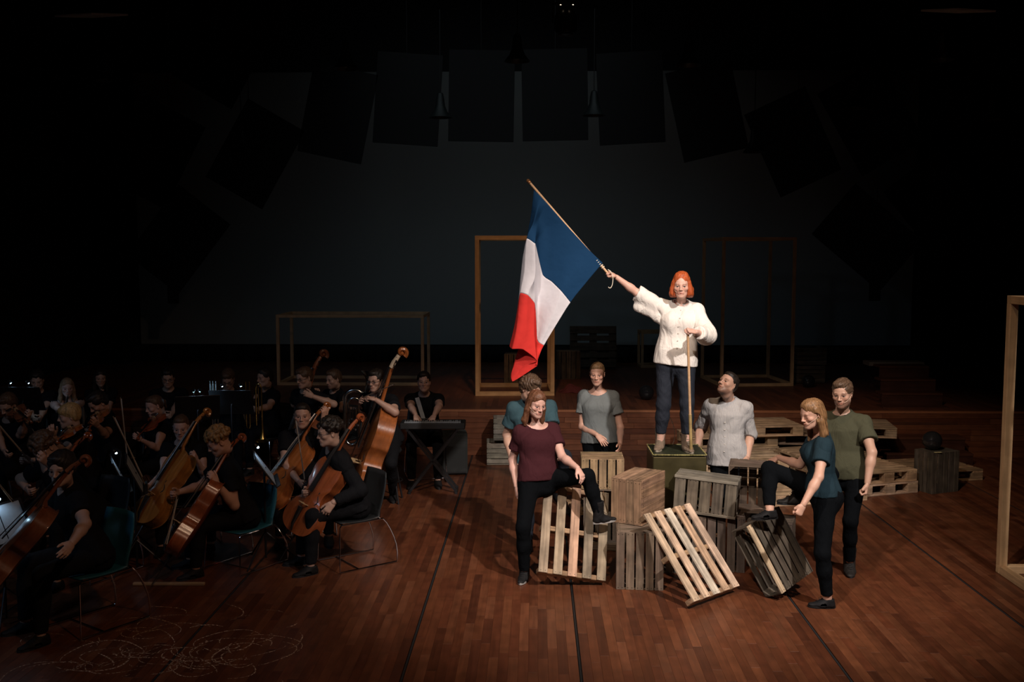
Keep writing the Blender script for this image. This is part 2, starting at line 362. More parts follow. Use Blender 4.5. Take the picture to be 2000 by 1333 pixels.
# ============================================================ crates, pallets, trunk, globes
def vcol(c, s=.12):
    c = np.array(c) * .78; return c * random.uniform(1 - s, 1 + s) * np.array([random.uniform(.96, 1.04), 1, random.uniform(.95, 1.05)])
BC = {}
def board(nm, l, w, t, root, c, R=None, col=(.4, .3, .2), nails=True):
    """one board, long axis local X, thickness Z, with nail heads and slightly waney ends"""
    k = (round(l, 3), round(w, 3), round(t, 3), nails)
    if k not in BC:
        vs, fs = box_data((l, w, t), min(t, w) * .12)
        mb = MB().add(vs, fs); me = mb.me(nm); me.materials.append(M_BOARD)
        if nails:
            nb_ = MB()
            for sx in (-1, 1):
                for sy in (-1, 1): nb_.box((sx * (l / 2 - .018), sy * w * .25, t / 2), (.006, .006, .0016))
            me2 = mb.add(nb_.v, nb_.f).me(nm); bpy.data.meshes.remove(me); me = me2; me.materials.append(M_BOARD); me.materials.append(M_NAIL)
            nf = len(fs)
            me.polygons.foreach_set('material_index', np.array([0] * nf + [1] * (len(me.polygons) - nf), np.int32))
        BC[k] = me
    return link(nm, BC[k], None, root, mat4(c, R), vcol(col))
RX90 = rotm(0, pi / 2, 0); RZ90 = rotm(pi / 2, 0, 0)
def crate(loc, R, col, label, L=.5, W=.4, H=.3, nb=5, ns=4, gap=.014, group='wooden crates in the pile', skip=(), th=.011, nside=None):
    """fruit crate: base at local z=0 with nb slats along X, open at +Z; loc = centre of the box"""
    root = empty('wooden_crate', loc, R); o = V(0, 0, -H / 2)
    bw = (W - gap * (nb - 1)) / nb
    for i in range(nb):
        board('slat', L, bw, th, root, o + V(0, -W / 2 + bw / 2 + i * (bw + gap), th / 2), rotm(0, 0, pi), col)
    sg = gap * .8; sw = (H - th - sg * ns) / ns
    for s in (-1, 1):
        for i in range(ns):
            z = th + sg * .6 + sw / 2 + i * (sw + sg)
            Rr = np.stack([V(1, 0, 0), V(0, 0, 1) * -s * 1.0, V(0, 1, 0) * s], 1)
            board('side_slat', L, sw, th * .9, root, o + V(0, s * (W / 2 - th * .45), z), Rr, col)
            Rr = np.stack([V(0, 1, 0), V(0, 0, 1) * s, V(1, 0, 0) * s], 1)
            board('end_slat', W - 2 * th, sw, th * .9, root, o + V(s * (L / 2 - th * .45 - .0005), 0, z), Rr, col)
    for sx in (-1, 1):
        for sy in (-1, 1):
            x, y, q = sx * (L / 2 - th), sy * (W / 2 - th), .045
            vs = [(x, y, th), (x - sx * q, y, th), (x, y - sy * q, th), (x, y, H - .002), (x - sx * q, y, H - .002), (x, y - sy * q, H - .002)]
            me = mesh('corner_post', [tuple(V(*v) + o) for v in vs], [(0, 1, 2), (3, 5, 4), (0, 3, 4, 1), (1, 4, 5, 2), (2, 5, 3, 0)])
            link('corner_post', me, M_BOARD, root, None, vcol(col))
    return tag(root, label, 'crate', group)
GREYW, BRNW, DRKW, LGTW = (.23, .185, .14), (.30, .19, .12), (.125, .10, .078), (.52, .36, .22)
# local axes of a crate set by columns (X=length, Y=width, Z=opening)
def axes(x, y): x, y = unit(V(*x)), unit(V(*y)); return np.stack([x, y, np.cross(x, y)], 1)
def yawed(a, M): return rotm(RD(a)) @ M
STAND = axes((0, 0, 1), (-1, 0, 0))      # on its short end: base faces -Y (the camera)   x up, y=-X -> z = (0,-1,0)?
STAND = np.stack([V(0, 0, 1), V(1, 0, 0), V(0, 1, 0)], 1)            # length up, opening away from the camera
crate((.905, 8.47, .25), yawed(-4, STAND), (.24, .175, .125), 'brown crate standing on end on the floor under the booted foot')
# tilted crate B: base faces right-front, opening left-back
BM = rotm(RD(-29)) @ np.stack([V(0, 1, 0), V(0, 0, 1), V(-1, 0, 0)], 1) 
BM = rotm(RD(-30)) @ np.stack([V(0, 1, 0), V(0, 0, -1), V(-1, 0, 0)], 1)
crate((.925, 8.80, .705), BM, (.40, .25, .155), 'warm brown crate turned corner-first on top of the standing crate', gap=.003)
def crateC():
    R = rotm(RD(-17.7), 0, RD(3.5)); root = empty('wooden_crate', (1.572, 8.985, .690), R); L_, D_, H_ = .566, .323, .337; c = (.20, .165, .125)
    n = 5; bw = .096; gp = (L_ - n * bw) / n
    for i in range(n):
        x = -L_ / 2 + gp / 2 + bw / 2 + i * (bw + gp)
        board('slat', H_ - .03, bw, .012, root, (x, -D_ / 2 + .006, -.004), np.stack([V(0, 0, 1), V(1, 0, 0) * -1, V(0, -1, 0)], 1), c)
    for y, w_ in ((-D_ / 2 + .06, .135), (D_ / 2 - .10, .12)):
        board('top_slat', L_, w_, .026, root, (0, y, H_ / 2 - .013), None, (.27, .24, .19))
        board('bottom_slat', L_, w_, .022, root, (0, y, -H_ / 2 + .011), rotm(0, pi, 0), (.26, .22, .17))
    for s in (-1, 1):
        for z in (-.08, .075):
            board('end_slat', D_ - .03, .13, .012, root, (s * (L_ / 2 - .012), .01, z), np.stack([V(0, 1, 0), V(0, 0, 1) * s, V(1, 0, 0) * s], 1), c)
        for y in (-D_ / 2 + .03, D_ / 2 - .03): board('corner_post', H_ - .05, .04, .03, root, (s * (L_ / 2 - .04), y, 0), np.stack([V(0, 0, 1), V(0, 1, 0), V(-1, 0, 0)], 1), c, False)
    tag(root, 'weathered grey crate lying on its side in front of the dark green trunk', 'crate', 'wooden crates in the pile')
crateC()
OPENF = np.stack([V(0, 0, 1), V(-1, 0, 0), V(0, -1, 0)], 1)          # length up, opening toward the camera
crate((2.03, 9.22, .66 + .04), yawed(-14, OPENF), (.155, .11, .08), 'dark open crate standing on end behind the lifted knee of the woman in teal', L=.44, W=.42, H=.34, ns=4)
crate((.655, 9.665, .748), yawed(-1, np.stack([V(0, 0, 1), V(1, 0, 0), V(0, 1, 0)], 1)), (.42, .29, .165), 'pale brown crate on the pile in front of the woman in grey', L=.296, W=.412, H=.37, gap=.014)
crate((.70, 9.63, .30), yawed(-8, OPENF), (.25, .20, .15), 'greyish open crate standing beneath the pale crate', L=.6, W=.42, H=.36)
crate((1.27, 8.93, .25), yawed(6, STAND), DRKW, 'dark crate on the floor behind the right leaning pallet', L=.5, W=.38, H=.3)
crate((1.70, 8.98, .25), yawed(-8, STAND), (.135, .10, .078), 'dark brown crate on the floor under the weathered grey crate', L=.5, W=.42, H=.3)
crate((2.19, 9.10, .22), yawed(-20, np.stack([V(1, 0, 0), V(0, 0, 1), V(0, -1, 0)], 1)), (.14, .105, .08), 'dark crate lying on the floor behind the tipped crate', L=.40, W=.42, H=.36)
# tipped crate H (pose fitted)
HR = rotm(RD(-50), RD(13.8), RD(63.7)); Hx, Hy, Hz = HR[:, 0], HR[:, 1], HR[:, 2]
ht = crate(V(2.01, 8.278, .360) - Hz * .011, np.stack([Hx, Hz, -Hy], 1) @ np.diag([1, 1, 1]), (.105, .085, .062), 'dark tipped crate with one pale edge board leaning at the right of the pile', L=.606, W=.20, H=.448, nb=2, ns=6, gap=.022)
sl = [c for c in ht.children if c.name.split('.')[0] == 'side_slat']
ed = max(sl, key=lambda c: c.location.z * 2 + c.location.y * 4)
ed.color = (.50, .38, .25, 1); ed['label'] = 'pale edge board'; ed.name = 'edge_board'
# ---- small pallets
def half_pallet(loc, R, cols, label, W=.62, L=.81):
    root = empty('pallet', loc, R); bw = .080; g_ = (W - 5 * bw) / 4
    for i in range(5):
        board('deck_board', L, bw, .018, root, (-W / 2 + bw / 2 + i * (bw + g_), 0, .041), RZ90, cols[i % len(cols)])
    for y in (-L / 2 + .022, 0, L / 2 - .022):
        board('stringer', W, .044, .078, root, (0, y, -.007), None, (.42, .27, .16) if y else (.46, .29, .17), False)
    return tag(root, label, 'pallet', 'small pallets leaning on the pile')
half_pallet((1.294, 8.246, .352), rotm(RD(42.7), RD(48.3), RD(1.3)), [(.80, .60, .43), (.78, .58, .41), (.92, .80, .66), (.80, .54, .34), (.84, .63, .47)], 'clean pine pallet leaning on the right front of the pile', W=.62, L=.815)
half_pallet((.335, 8.602, .418), rotm(RD(-7.1), RD(56.6), RD(19.8)), [(.40, .31, .21), (.42, .33, .225), (.72, .46, .33), (.38, .30, .21), (.40, .31, .22)], 'stained pallet with one pink board leaning at the left of the pile', W=.60, L=.80)
# ---- euro pallets at the right
def pallet(C, yaw, z, label, col, L=1.2, W=.8, R=None):
    """C=(x,y) of front-right corner; boards run along local X"""
    R = rotm(RD(yaw)) if R is None else R; c = V(C[0], C[1], z) + R @ V(-L / 2, W / 2, 0); root = empty('pallet', c, R)
    for i in range(5):
        w_ = .145 if i in (0, 2, 4) else .1; y = [-.3275, -.165, 0, .165, .3275][i] * W / .8
        board('deck_board', L, w_, .022, root, (0, y, .133), None, col)
    for x in (-L / 2 + .0725, 0, L / 2 - .0725):
        board('cross_board', W, .145, .022, root, (x, 0, .111), RZ90, col, False)
        for y in (-W / 2 + .05, 0, W / 2 - .05):
            b_ = link('block', BLK, None, root, mat4((x, y, .061)), vcol(np.array(col) * .85))
    for y in (-W / 2 + .05, 0, W / 2 - .05): board('runner', L, .1, .022, root, (0, y, .011), None, col)
    return tag(root, label, 'pallet', 'euro pallets stacked at the right')
BLK = mesh('block', *box_data((.145, .1, .078), .003)); BLK.materials.append(M_BOARD)
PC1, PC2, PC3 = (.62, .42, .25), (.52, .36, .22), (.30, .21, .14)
y1 = math.degrees(math.atan2(.23, .65))
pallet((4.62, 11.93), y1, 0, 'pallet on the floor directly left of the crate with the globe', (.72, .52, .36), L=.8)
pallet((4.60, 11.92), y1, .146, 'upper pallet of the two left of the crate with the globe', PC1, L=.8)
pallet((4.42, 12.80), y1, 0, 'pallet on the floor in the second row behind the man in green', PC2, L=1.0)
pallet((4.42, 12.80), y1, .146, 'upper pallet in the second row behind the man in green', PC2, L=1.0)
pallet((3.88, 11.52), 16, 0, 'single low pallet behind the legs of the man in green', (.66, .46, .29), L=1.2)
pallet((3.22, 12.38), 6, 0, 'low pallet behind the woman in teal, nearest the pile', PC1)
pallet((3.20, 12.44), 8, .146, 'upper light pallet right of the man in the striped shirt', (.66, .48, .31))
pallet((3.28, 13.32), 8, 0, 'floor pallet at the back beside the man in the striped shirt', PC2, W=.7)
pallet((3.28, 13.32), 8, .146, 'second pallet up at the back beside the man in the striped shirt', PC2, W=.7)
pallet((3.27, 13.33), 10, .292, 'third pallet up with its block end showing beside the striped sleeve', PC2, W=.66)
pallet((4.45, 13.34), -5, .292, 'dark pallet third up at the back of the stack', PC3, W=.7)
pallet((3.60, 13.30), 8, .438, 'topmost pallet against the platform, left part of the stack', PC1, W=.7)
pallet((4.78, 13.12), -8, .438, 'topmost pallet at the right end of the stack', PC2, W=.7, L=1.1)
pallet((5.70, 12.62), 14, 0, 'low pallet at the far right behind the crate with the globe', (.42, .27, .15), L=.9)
pallet((1.28, 10.3), 12, 0, 'pallet on the floor behind the left of the green trunk', (.40, .26, .15), L=.8)
# crate with globe
crate((4.88, 12.06, .25), yawed(24, STAND), (.105, .085, .065), 'dark crate standing on end at the far right carrying a glass globe', group='single crates around the stage', L=.5, W=.42, H=.30)
M_GLOBE, nt, b = new_mat('smoked_glass'); b.inputs['Base Color'].default_value = (.03, .03, .033, 1); b.inputs['Roughness'].default_value = .03; b.inputs['Transmission Weight'].default_value = .5; b.inputs['IOR'].default_value = 1.45
M_BULBS = plain('bulb_glass', (.6, .6, .62), .05)
def globe(px, zf, Y, r, label):
    c = atY(px, 800, Y); c[2] = zf + r * .955; root = empty('glass_globe', c)
    pr = [(r * sin(t), -r * cos(t)) for t in np.linspace(.35, pi - .02, 18)]
    pr2 = [((r - .004) * sin(t), -(r - .004) * cos(t)) for t in np.linspace(pi - .02, .35, 18)]
    MB().lathe([(.02, pr[0][1] - .004)] + pr + pr2 + [(.02, pr[0][1] + .004)], 28).build('shell', M_GLOBE, root, smooth=True)
    b_ = MB()
    for k in range(7): b_.lathe([(.0, -.02), (.014, -.012), (.018, .004), (.01, .02), (0, .024)], 8, c=(cos(k * 2.4) * r * .5 * (.4 + .09 * k), sin(k * 2.4) * r * .45, -.3 * r + .06 * r * k))
    b_.build('bulb_cluster', M_BULBS, root, smooth=True)
    return tag(root, label, 'globe', 'glass globes on the stage')
globe(1823, .503, 12.06, .115, 'smoked glass globe resting on the dark crate at the far right')
globe(1262, PLZ, 15.1, .115, 'dark glass globe on the platform left of the flag bearer')
globe(1577, PLZ, 16.6, .11, 'dark glass globe on the platform right of the dim frame')
tp = MB().box(atZ(1832, 884, .506), (.09, .03, .003), rotm(.2)).build('tape', plain('yellow_tape', (.65, .58, .30), .6)); tag(tp, 'strip of yellow tape on the crate under the globe', 'tape')
# single crates
crate((*atZ(985, 911, 0)[:2] + V(0, .25), .155), yawed(3, np.eye(3)), (.30, .27, .22), 'grey crate on the floor behind the woman in burgundy', group='single crates around the stage', L=.5, W=.4, H=.3)
crate((*atZ(990, 911, 0)[:2] + V(.04, .42), .46), yawed(3, np.eye(3)), (.25, .225, .185), 'upper grey crate of the pair behind the woman in burgundy', group='single crates around the stage', L=.48, W=.36, H=.3)
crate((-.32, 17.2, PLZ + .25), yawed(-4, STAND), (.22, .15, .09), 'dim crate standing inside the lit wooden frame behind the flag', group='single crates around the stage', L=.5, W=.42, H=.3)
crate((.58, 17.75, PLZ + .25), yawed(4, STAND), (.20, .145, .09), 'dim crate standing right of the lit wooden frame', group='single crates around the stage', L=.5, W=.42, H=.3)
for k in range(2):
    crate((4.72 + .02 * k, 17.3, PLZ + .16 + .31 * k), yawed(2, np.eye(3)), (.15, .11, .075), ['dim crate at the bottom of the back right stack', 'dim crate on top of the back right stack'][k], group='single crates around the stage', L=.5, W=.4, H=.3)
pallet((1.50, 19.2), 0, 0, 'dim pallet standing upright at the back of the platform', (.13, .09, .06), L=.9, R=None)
pp = [o for o in bpy.data.objects if o.get('label', '').startswith('dim pallet standing')][0]; pp.matrix_local = mat4((1.12, 19.4, PLZ + .41), rotm(0, RD(80), 0))
# red cloth heap
def heap(name, c, r, h, mat, label, seed):
    g = np.random.default_rng(seed); n = 26; vs = []; fs = []
    for i in range(n):
        for j in range(n):
            u, v = i / (n - 1) * 2 - 1, j / (n - 1) * 2 - 1; d = min(1, math.hypot(u, v))
            z = h * (1 - d * d) * (.6 + .4 * sin(5 * u + 3 * sin(4 * v + seed)) * cos(6 * v + seed)) + .006
            vs.append((c[0] + r * u * (1 + .15 * sin(7 * v)), c[1] + r * .7 * v * (1 + .15 * sin(6 * u)), c[2] + max(z, .006)))
    fs = [(i * n + j, (i + 1) * n + j, (i + 1) * n + j + 1, i * n + j + 1) for i in range(n - 1) for j in range(n - 1)]
    o = link(name, mesh(name, vs, fs, True), mat); so = o.modifiers.new('s', 'SOLIDIFY'); so.thickness = .006
    return tag(o, label, 'cloth')
heap('cloth', atZ(1118, 766, PLZ), .2, .14, plain('red_cloth', (.10, .014, .012), .9), 'crumpled dark red cloth on the platform right of the lit frame', 3)
# trunk under the flag bearer
M_TRK = plain('olive_paint', (.068, .058, .026), .32, .35, noise=.5, scale=9)
M_TRKT = plain('dark_green_paint', (.03, .035, .02), .38, .1, noise=.5, scale=12)
M_GOLD = plain('worn_gold', (.42, .38, .16), .4, .3, noise=.5, scale=60)
TX, TY, TZ = 1.355, 9.495, .99
tr = empty('trunk', (TX, TY, 0))
MB().box((0, 0, TZ / 2 - .01), (.50, .53, TZ - .02), bev=.008).build('body', M_TRK, tr)
MB().box((0, 0, TZ - .006), (.49, .52, .012), bev=.004).build('lid', M_TRKT, tr)
def worn_edge(a, b, n=80, wd=.0065, seed=1):
    g = np.random.default_rng(seed); mb = MB(); a, b = V(*a), V(*b); Rl = frame(b - a, (0, 0, 1)); l = np.linalg.norm(b - a)
    for i in range(n):
        t = (i + .5) / n; w1 = wd * (.45 + g.random()) ; w2 = wd * (.45 + g.random() * 1.4)
        mb.box(a + (b - a) * t, (w1, l / n * 1.02, w2), Rl)
    return mb
h = .25; d = .262
for k, (a, b) in enumerate([((-h, -d, TZ), (h, -d, TZ)), ((-h, d, TZ), (h, d, TZ)), ((-h, -d, TZ), (-h, d, TZ)), ((h, -d, TZ), (h, d, TZ)), ((-h, -d, .02), (-h, -d, TZ)), ((h, -d, .02), (h, -d, TZ))]):
    worn_edge(a, b, seed=k).build('worn_edge', M_GOLD, tr)
tag(tr, 'dark green trunk with worn gold edges that the flag bearer stands on', 'trunk')
# ============================================================ people: implicit bodies, surface nets
BIG = 9.0
class Sdf:
    def __init__(s): s.pr = []
    def cone(s, a, b, ra, rb, k=.02, ax=None, fa=1.0, fb=1.0, sub=False, lim=None):
        """round cone; ax = unit vector of the squashed cross direction, fa/fb its factor at a/b"""
        s.pr.append(('c', np.array(a, float), np.array(b, float), ra, rb, k, ax, fa, fb, sub)); return s
    def ell(s, c, r, R=None, k=.02, sub=False):
        s.pr.append(('e', np.array(c, float), np.array(r, float), np.eye(3) if R is None else np.array(R), k, sub)); return s
    def loft(s, a, b, secs, X, k=.03, grow=0.0):
        """secs: list of (t, rx, ry, oy); X = sideways unit vector; oy = forward offset"""
        s.pr.append(('l', np.array(a, float), np.array(b, float), secs, np.array(X, float), k, grow)); return s
    def cut(s, p, n):
        """remove what lies on the +n side of the plane"""
        s.pr.append(('p', np.array(p, float), unit(np.array(n, float)))); return s
    def pcut(s, p, n, c, r):
        """plane cut only near c"""
        s.pr.append(('q', np.array(p, float), unit(np.array(n, float)), np.array(c, float), r)); return s
    def noise(s, amp, freq, seed, stretch=(1, 1, 1)):
        s.pr.append(('n', amp, freq, seed, stretch)); return s
    def bounds(s):
        lo, hi = np.full(3, 9e9), np.full(3, -9e9)
        for p in s.pr:
            if p[0] == 'c' and not p[9]:
                f = max(1, p[7], p[8]); m1, m2 = p[1], p[2]; r = max(p[3], p[4]) * f
                lo = np.minimum(lo, np.minimum(m1, m2) - r); hi = np.maximum(hi, np.maximum(m1, m2) + r)
            elif p[0] == 'e' and not p[5]:
                r = p[2].max(); lo = np.minimum(lo, p[1] - r); hi = np.maximum(hi, p[1] + r)
            elif p[0] == 'l':
                r = max(max(q[1], q[2]) for q in p[3]) + p[6] + .03
                lo = np.minimum(lo, np.minimum(p[1], p[2]) - r); hi = np.maximum(hi, np.maximum(p[1], p[2]) + r)
        return lo, hi
    def mesh(s, vx, pad=.03):
        lo, hi = s.bounds(); lo = lo - pad; hi = hi + pad
        n = np.ceil((hi - lo) / vx).astype(int) + 1
        xs = [(lo[i] + vx * np.arange(n[i])).astype(np.float32) for i in range(3)]
        F = np.full(n, BIG, np.float32)
        def sub(c0, c1):
            i0 = np.clip(np.floor((c0 - lo) / vx).astype(int), 0, n - 1); i1 = np.clip(np.ceil((c1 - lo) / vx).astype(int) + 1, 1, n)
            return tuple(slice(a, b) for a, b in zip(i0, i1))
        def G(sl): return xs[0][sl[0]][:, None, None], xs[1][sl[1]][None, :, None], xs[2][sl[2]][None, None, :]
        M = .05
        for p in s.pr:
            if p[0] == 'c':
                _, a, b, ra, rb, k, ax, fa, fb, sb = p; r = max(ra, rb) * max(1, fa, fb) + M
                sl = sub(np.minimum(a, b) - r, np.maximum(a, b) + r); X, Y, Z = G(sl)
                d = b - a; l2 = max(d @ d, 1e-9)
                t = np.clip(((X - a[0]) * d[0] + (Y - a[1]) * d[1] + (Z - a[2]) * d[2]) / l2, 0, 1)
                qx, qy, qz = X - a[0] - t * d[0], Y - a[1] - t * d[1], Z - a[2] - t * d[2]
                rr = ra + (rb - ra) * t
                if ax is None: D = np.sqrt(qx * qx + qy * qy + qz * qz) - rr
                else:
                    f = fa + (fb - fa) * t; m = qx * ax[0] + qy * ax[1] + qz * ax[2]
                    q2 = qx * qx + qy * qy + qz * qz - m * m + (m / f) ** 2
                    D = (np.sqrt(np.maximum(q2, 1e-12)) - rr) * np.minimum(f, 1)
                comb(F, sl, D, k, sb)
            elif p[0] == 'e':
                _, c, r, R, k, sb = p; m = r.max() + M; sl = sub(c - m, c + m); X, Y, Z = G(sl)
                u = [(X - c[0]) * R[0, i] + (Y - c[1]) * R[1, i] + (Z - c[2]) * R[2, i] for i in range(3)]
                k0 = np.sqrt(sum((u[i] / r[i]) ** 2 for i in range(3))) + 1e-9
                k1 = np.sqrt(sum((u[i] / r[i] ** 2) ** 2 for i in range(3))) + 1e-9
                comb(F, sl, k0 * (k0 - 1) / k1, k, sb)
            elif p[0] == 'l':
                _, a, b, secs, X_, k, gr = p; r = max(max(q[1], q[2]) for q in secs) + M + gr + .03
                sl = sub(np.minimum(a, b) - r, np.maximum(a, b) + r); X, Y, Z = G(sl)
                d = b - a; L_ = np.linalg.norm(d); T = d / L_; Yv = unit(np.cross(T, X_)); Xv = np.cross(Yv, T)
                t = ((X - a[0]) * T[0] + (Y - a[1]) * T[1] + (Z - a[2]) * T[2]) / L_
                tc = np.clip(t, secs[0][0], secs[-1][0]); ex = (t - tc) * L_
                ts = [q[0] for q in secs]
                rx = np.interp(tc, ts, [q[1] for q in secs]) + gr; ry = np.interp(tc, ts, [q[2] for q in secs]) + gr; oy = np.interp(tc, ts, [q[3] for q in secs])
                qx, qy, qz = X - a[0], Y - a[1], Z - a[2]
                u = (qx * Xv[0] + qy * Xv[1] + qz * Xv[2]) / rx; v = (qx * Yv[0] + qy * Yv[1] + qz * Yv[2] - oy) / ry
                cap = np.minimum(rx, ry) * .55 + gr
                q = np.sqrt(u * u + v * v + (ex / cap) ** 2)
                # superellipse softening
                D = (q - 1) * np.minimum(rx, ry)
                comb(F, sl, D.astype(np.float32), k, False)
            elif p[0] == 'p':
                sl = (slice(None),) * 3; X, Y, Z = G(sl); c, nn = p[1], p[2]
                F[:] = np.maximum(F, (X - c[0]) * nn[0] + (Y - c[1]) * nn[1] + (Z - c[2]) * nn[2])
            elif p[0] == 'q':
                _, c, nn, cc, r = p; sl = sub(cc - r, cc + r); X, Y, Z = G(sl)
                ds = np.sqrt((X - cc[0]) ** 2 + (Y - cc[1]) ** 2 + (Z - cc[2]) ** 2) - r
                pl = np.minimum((X - c[0]) * nn[0] + (Y - c[1]) * nn[1] + (Z - c[2]) * nn[2], -ds)
                F[sl] = np.maximum(F[sl], pl)
            elif p[0] == 'n':
                _, amp, fr, seed, st = p; g = np.random.default_rng(seed); sl = (slice(None),) * 3; X, Y, Z = G(sl)
                acc = 0
                for _i in range(4):
                    kv = g.normal(size=3) / np.array(st); kv = kv / np.linalg.norm(kv) * fr * (.7 + .8 * g.random()); k2 = g.normal(size=3) * fr * .35
                    wv = np.sin(X * kv[0] + Y * kv[1] + Z * kv[2] + g.random() * 6 + 1.8 * np.sin(X * k2[0] + Y * k2[1] + Z * k2[2] + g.random() * 6))
                    acc = acc + (.5 - np.abs(wv)) * 1.3 if _i < 2 else acc + .5 * wv
                F += (acc * amp / 2).astype(np.float32)
        return nets(F, lo, vx)
def comb(F, sl, D, k, sb):
    A = F[sl]
    if sb: D = -D; h = np.maximum(k - np.abs(A - D), 0) / k if k > 0 else 0; F[sl] = np.maximum(A, D) + h * h * k * .25
    else: h = np.maximum(k - np.abs(A - D), 0) / k if k > 0 else 0; F[sl] = np.minimum(A, D) - h * h * k * .25
def nets(F, lo, vx):
    S = F < 0; n = F.shape
    corners = [(i, j, k) for i in (0, 1) for j in (0, 1) for k in (0, 1)]
    def sh(A, c): return A[c[0]:n[0] - 1 + c[0], c[1]:n[1] - 1 + c[1], c[2]:n[2] - 1 + c[2]]
    cnt = sum(sh(S, c).astype(np.int8) for c in corners); act = (cnt > 0) & (cnt < 8)
    idx = np.argwhere(act)
    if len(idx) == 0: return np.zeros((0, 3)), np.zeros((0, 4), int)
    id_ = np.full(act.shape, -1, np.int64); id_[act] = np.arange(len(idx))
    P_ = np.zeros((len(idx), 3)); W = np.zeros(len(idx))
    for c in corners:
        for ax in range(3):
            if c[ax]: continue
            c2 = list(c); c2[ax] = 1
            fa = F[idx[:, 0] + c[0], idx[:, 1] + c[1], idx[:, 2] + c[2]]; fb = F[idx[:, 0] + c2[0], idx[:, 1] + c2[1], idx[:, 2] + c2[2]]
            m = (fa < 0) != (fb < 0)
            t = fa / np.where(m, fa - fb, 1); q = np.tile(np.array(c, float), (len(idx), 1)); q[:, ax] += t
            P_ += q * m[:, None]; W += m
    P_ = (P_ / W[:, None] + idx) * vx + lo
    Fs = []
    for ax in range(3):
        a1, a2 = (ax + 1) % 3, (ax + 2) % 3
        sa = [slice(1, n[i] - 1) for i in range(3)]; sa[ax] = slice(0, n[ax] - 1); sb = list(sa); sb[ax] = slice(1, n[ax])
        A, B = S[tuple(sa)], S[tuple(sb)]; e = np.argwhere(A != B)
        if len(e) == 0: continue
        base = e.copy(); base[:, a1] += 1; base[:, a2] += 1
        flip = A[e[:, 0], e[:, 1], e[:, 2]]
        def g(o1, o2):
            q = base.copy(); q[:, a1] += o1; q[:, a2] += o2; return id_[q[:, 0], q[:, 1], q[:, 2]]
        Q = np.stack([g(-1, -1), g(0, -1), g(0, 0), g(-1, 0)], 1)
        Q[~flip] = Q[~flip][:, ::-1]; Fs.append(Q)
    Q = np.concatenate(Fs); return P_, Q
def join(parts):
    """parts: list of (verts, faces, colors)"""
    V_, F_, C_ = [], [], []; n = 0
    for v, f, c in parts:
        V_.append(v); F_.append(f + n); C_.append(np.broadcast_to(c, (len(v), 3))); n += len(v)
    return np.concatenate(V_), np.concatenate(F_), np.concatenate(C_)
# ---- skin, cloth, hair materials
def attr_mat(name, rough=.5, sss=0.0, bump=.15, scale=140, spec=.4):
    m, nt, b = new_mat(name); L = nt.links.new
    at = N(nt, 'ShaderNodeVertexColor', layer_name='Col'); L(at.outputs[0], b.inputs['Base Color']); b.inputs['Roughness'].default_value = rough; b.inputs['Specular IOR Level'].default_value = spec
    if sss: b.inputs['Subsurface Weight'].default_value = sss; b.inputs['Subsurface Radius'].default_value = (.012, .005, .003); b.inputs['Subsurface Scale'].default_value = 1
    tc = N(nt, 'ShaderNodeTexCoord'); nz = N(nt, 'ShaderNodeTexNoise'); nz.inputs['Scale'].default_value = scale; L(tc.outputs['Object'], nz.inputs['Vector'])
    bp = N(nt, 'ShaderNodeBump'); bp.inputs['Strength'].default_value = bump; bp.inputs['Distance'].default_value = .002; L(nz.outputs[0], bp.inputs['Height']); L(bp.outputs[0], b.inputs['Normal'])
    return m
M_SKIN = attr_mat('skin', .48, .12)
def cloth(name, col, rough=.85, fold=.5, scale=11, stripes=None, sheen=0.0, heather=.12, spec=.12):
    m, nt, b = new_mat(name); L = nt.links.new
    tc = N(nt, 'ShaderNodeTexCoord'); mp = N(nt, 'ShaderNodeMapping'); mp.inputs['Scale'].default_value = (1.6, 1.6, .7); L(tc.outputs['Object'], mp.inputs[0])
    nz = N(nt, 'ShaderNodeTexNoise'); nz.inputs['Scale'].default_value = scale; nz.inputs['Detail'].default_value = 3; nz.inputs['Distortion'].default_value = 1.2; L(mp.outputs[0], nz.inputs['Vector'])
    n2 = N(nt, 'ShaderNodeTexNoise'); n2.inputs['Scale'].default_value = 420; L(tc.outputs['Object'], n2.inputs['Vector'])
    mr = N(nt, 'ShaderNodeMapRange'); mr.inputs[3].default_value = 1 - heather; mr.inputs[4].default_value = 1 + heather; L(n2.outputs[0], mr.inputs[0])
    mx = N(nt, 'ShaderNodeMixRGB', blend_type='MULTIPLY'); mx.inputs[0].default_value = 1; mx.inputs[1].default_value = (*col, 1); L(mr.outputs[0], mx.inputs[2])
    src = mx.outputs[0]
    if stripes:
        wv = N(nt, 'ShaderNodeTexWave'); wv.bands_direction = 'X'; wv.inputs['Scale'].default_value = stripes[0]; wv.inputs['Distortion'].default_value = .25; L(tc.outputs['Object'], wv.inputs['Vector'])
        cr = N(nt, 'ShaderNodeMapRange'); cr.inputs[1].default_value = .62; cr.inputs[2].default_value = .8; L(wv.outputs[0], cr.inputs[0])
        m2 = N(nt, 'ShaderNodeMixRGB'); L(cr.outputs[0], m2.inputs[0]); L(src, m2.inputs[1]); m2.inputs[2].default_value = (*stripes[1], 1); src = m2.outputs[0]
    L(src, b.inputs['Base Color']); b.inputs['Roughness'].default_value = rough; b.inputs['Specular IOR Level'].default_value = spec; b.inputs['Sheen Weight'].default_value = sheen
    bp = N(nt, 'ShaderNodeBump'); bp.inputs['Strength'].default_value = fold; bp.inputs['Distance'].default_value = .02; L(nz.outputs[0], bp.inputs['Height']); L(bp.outputs[0], b.inputs['Normal'])
    return m
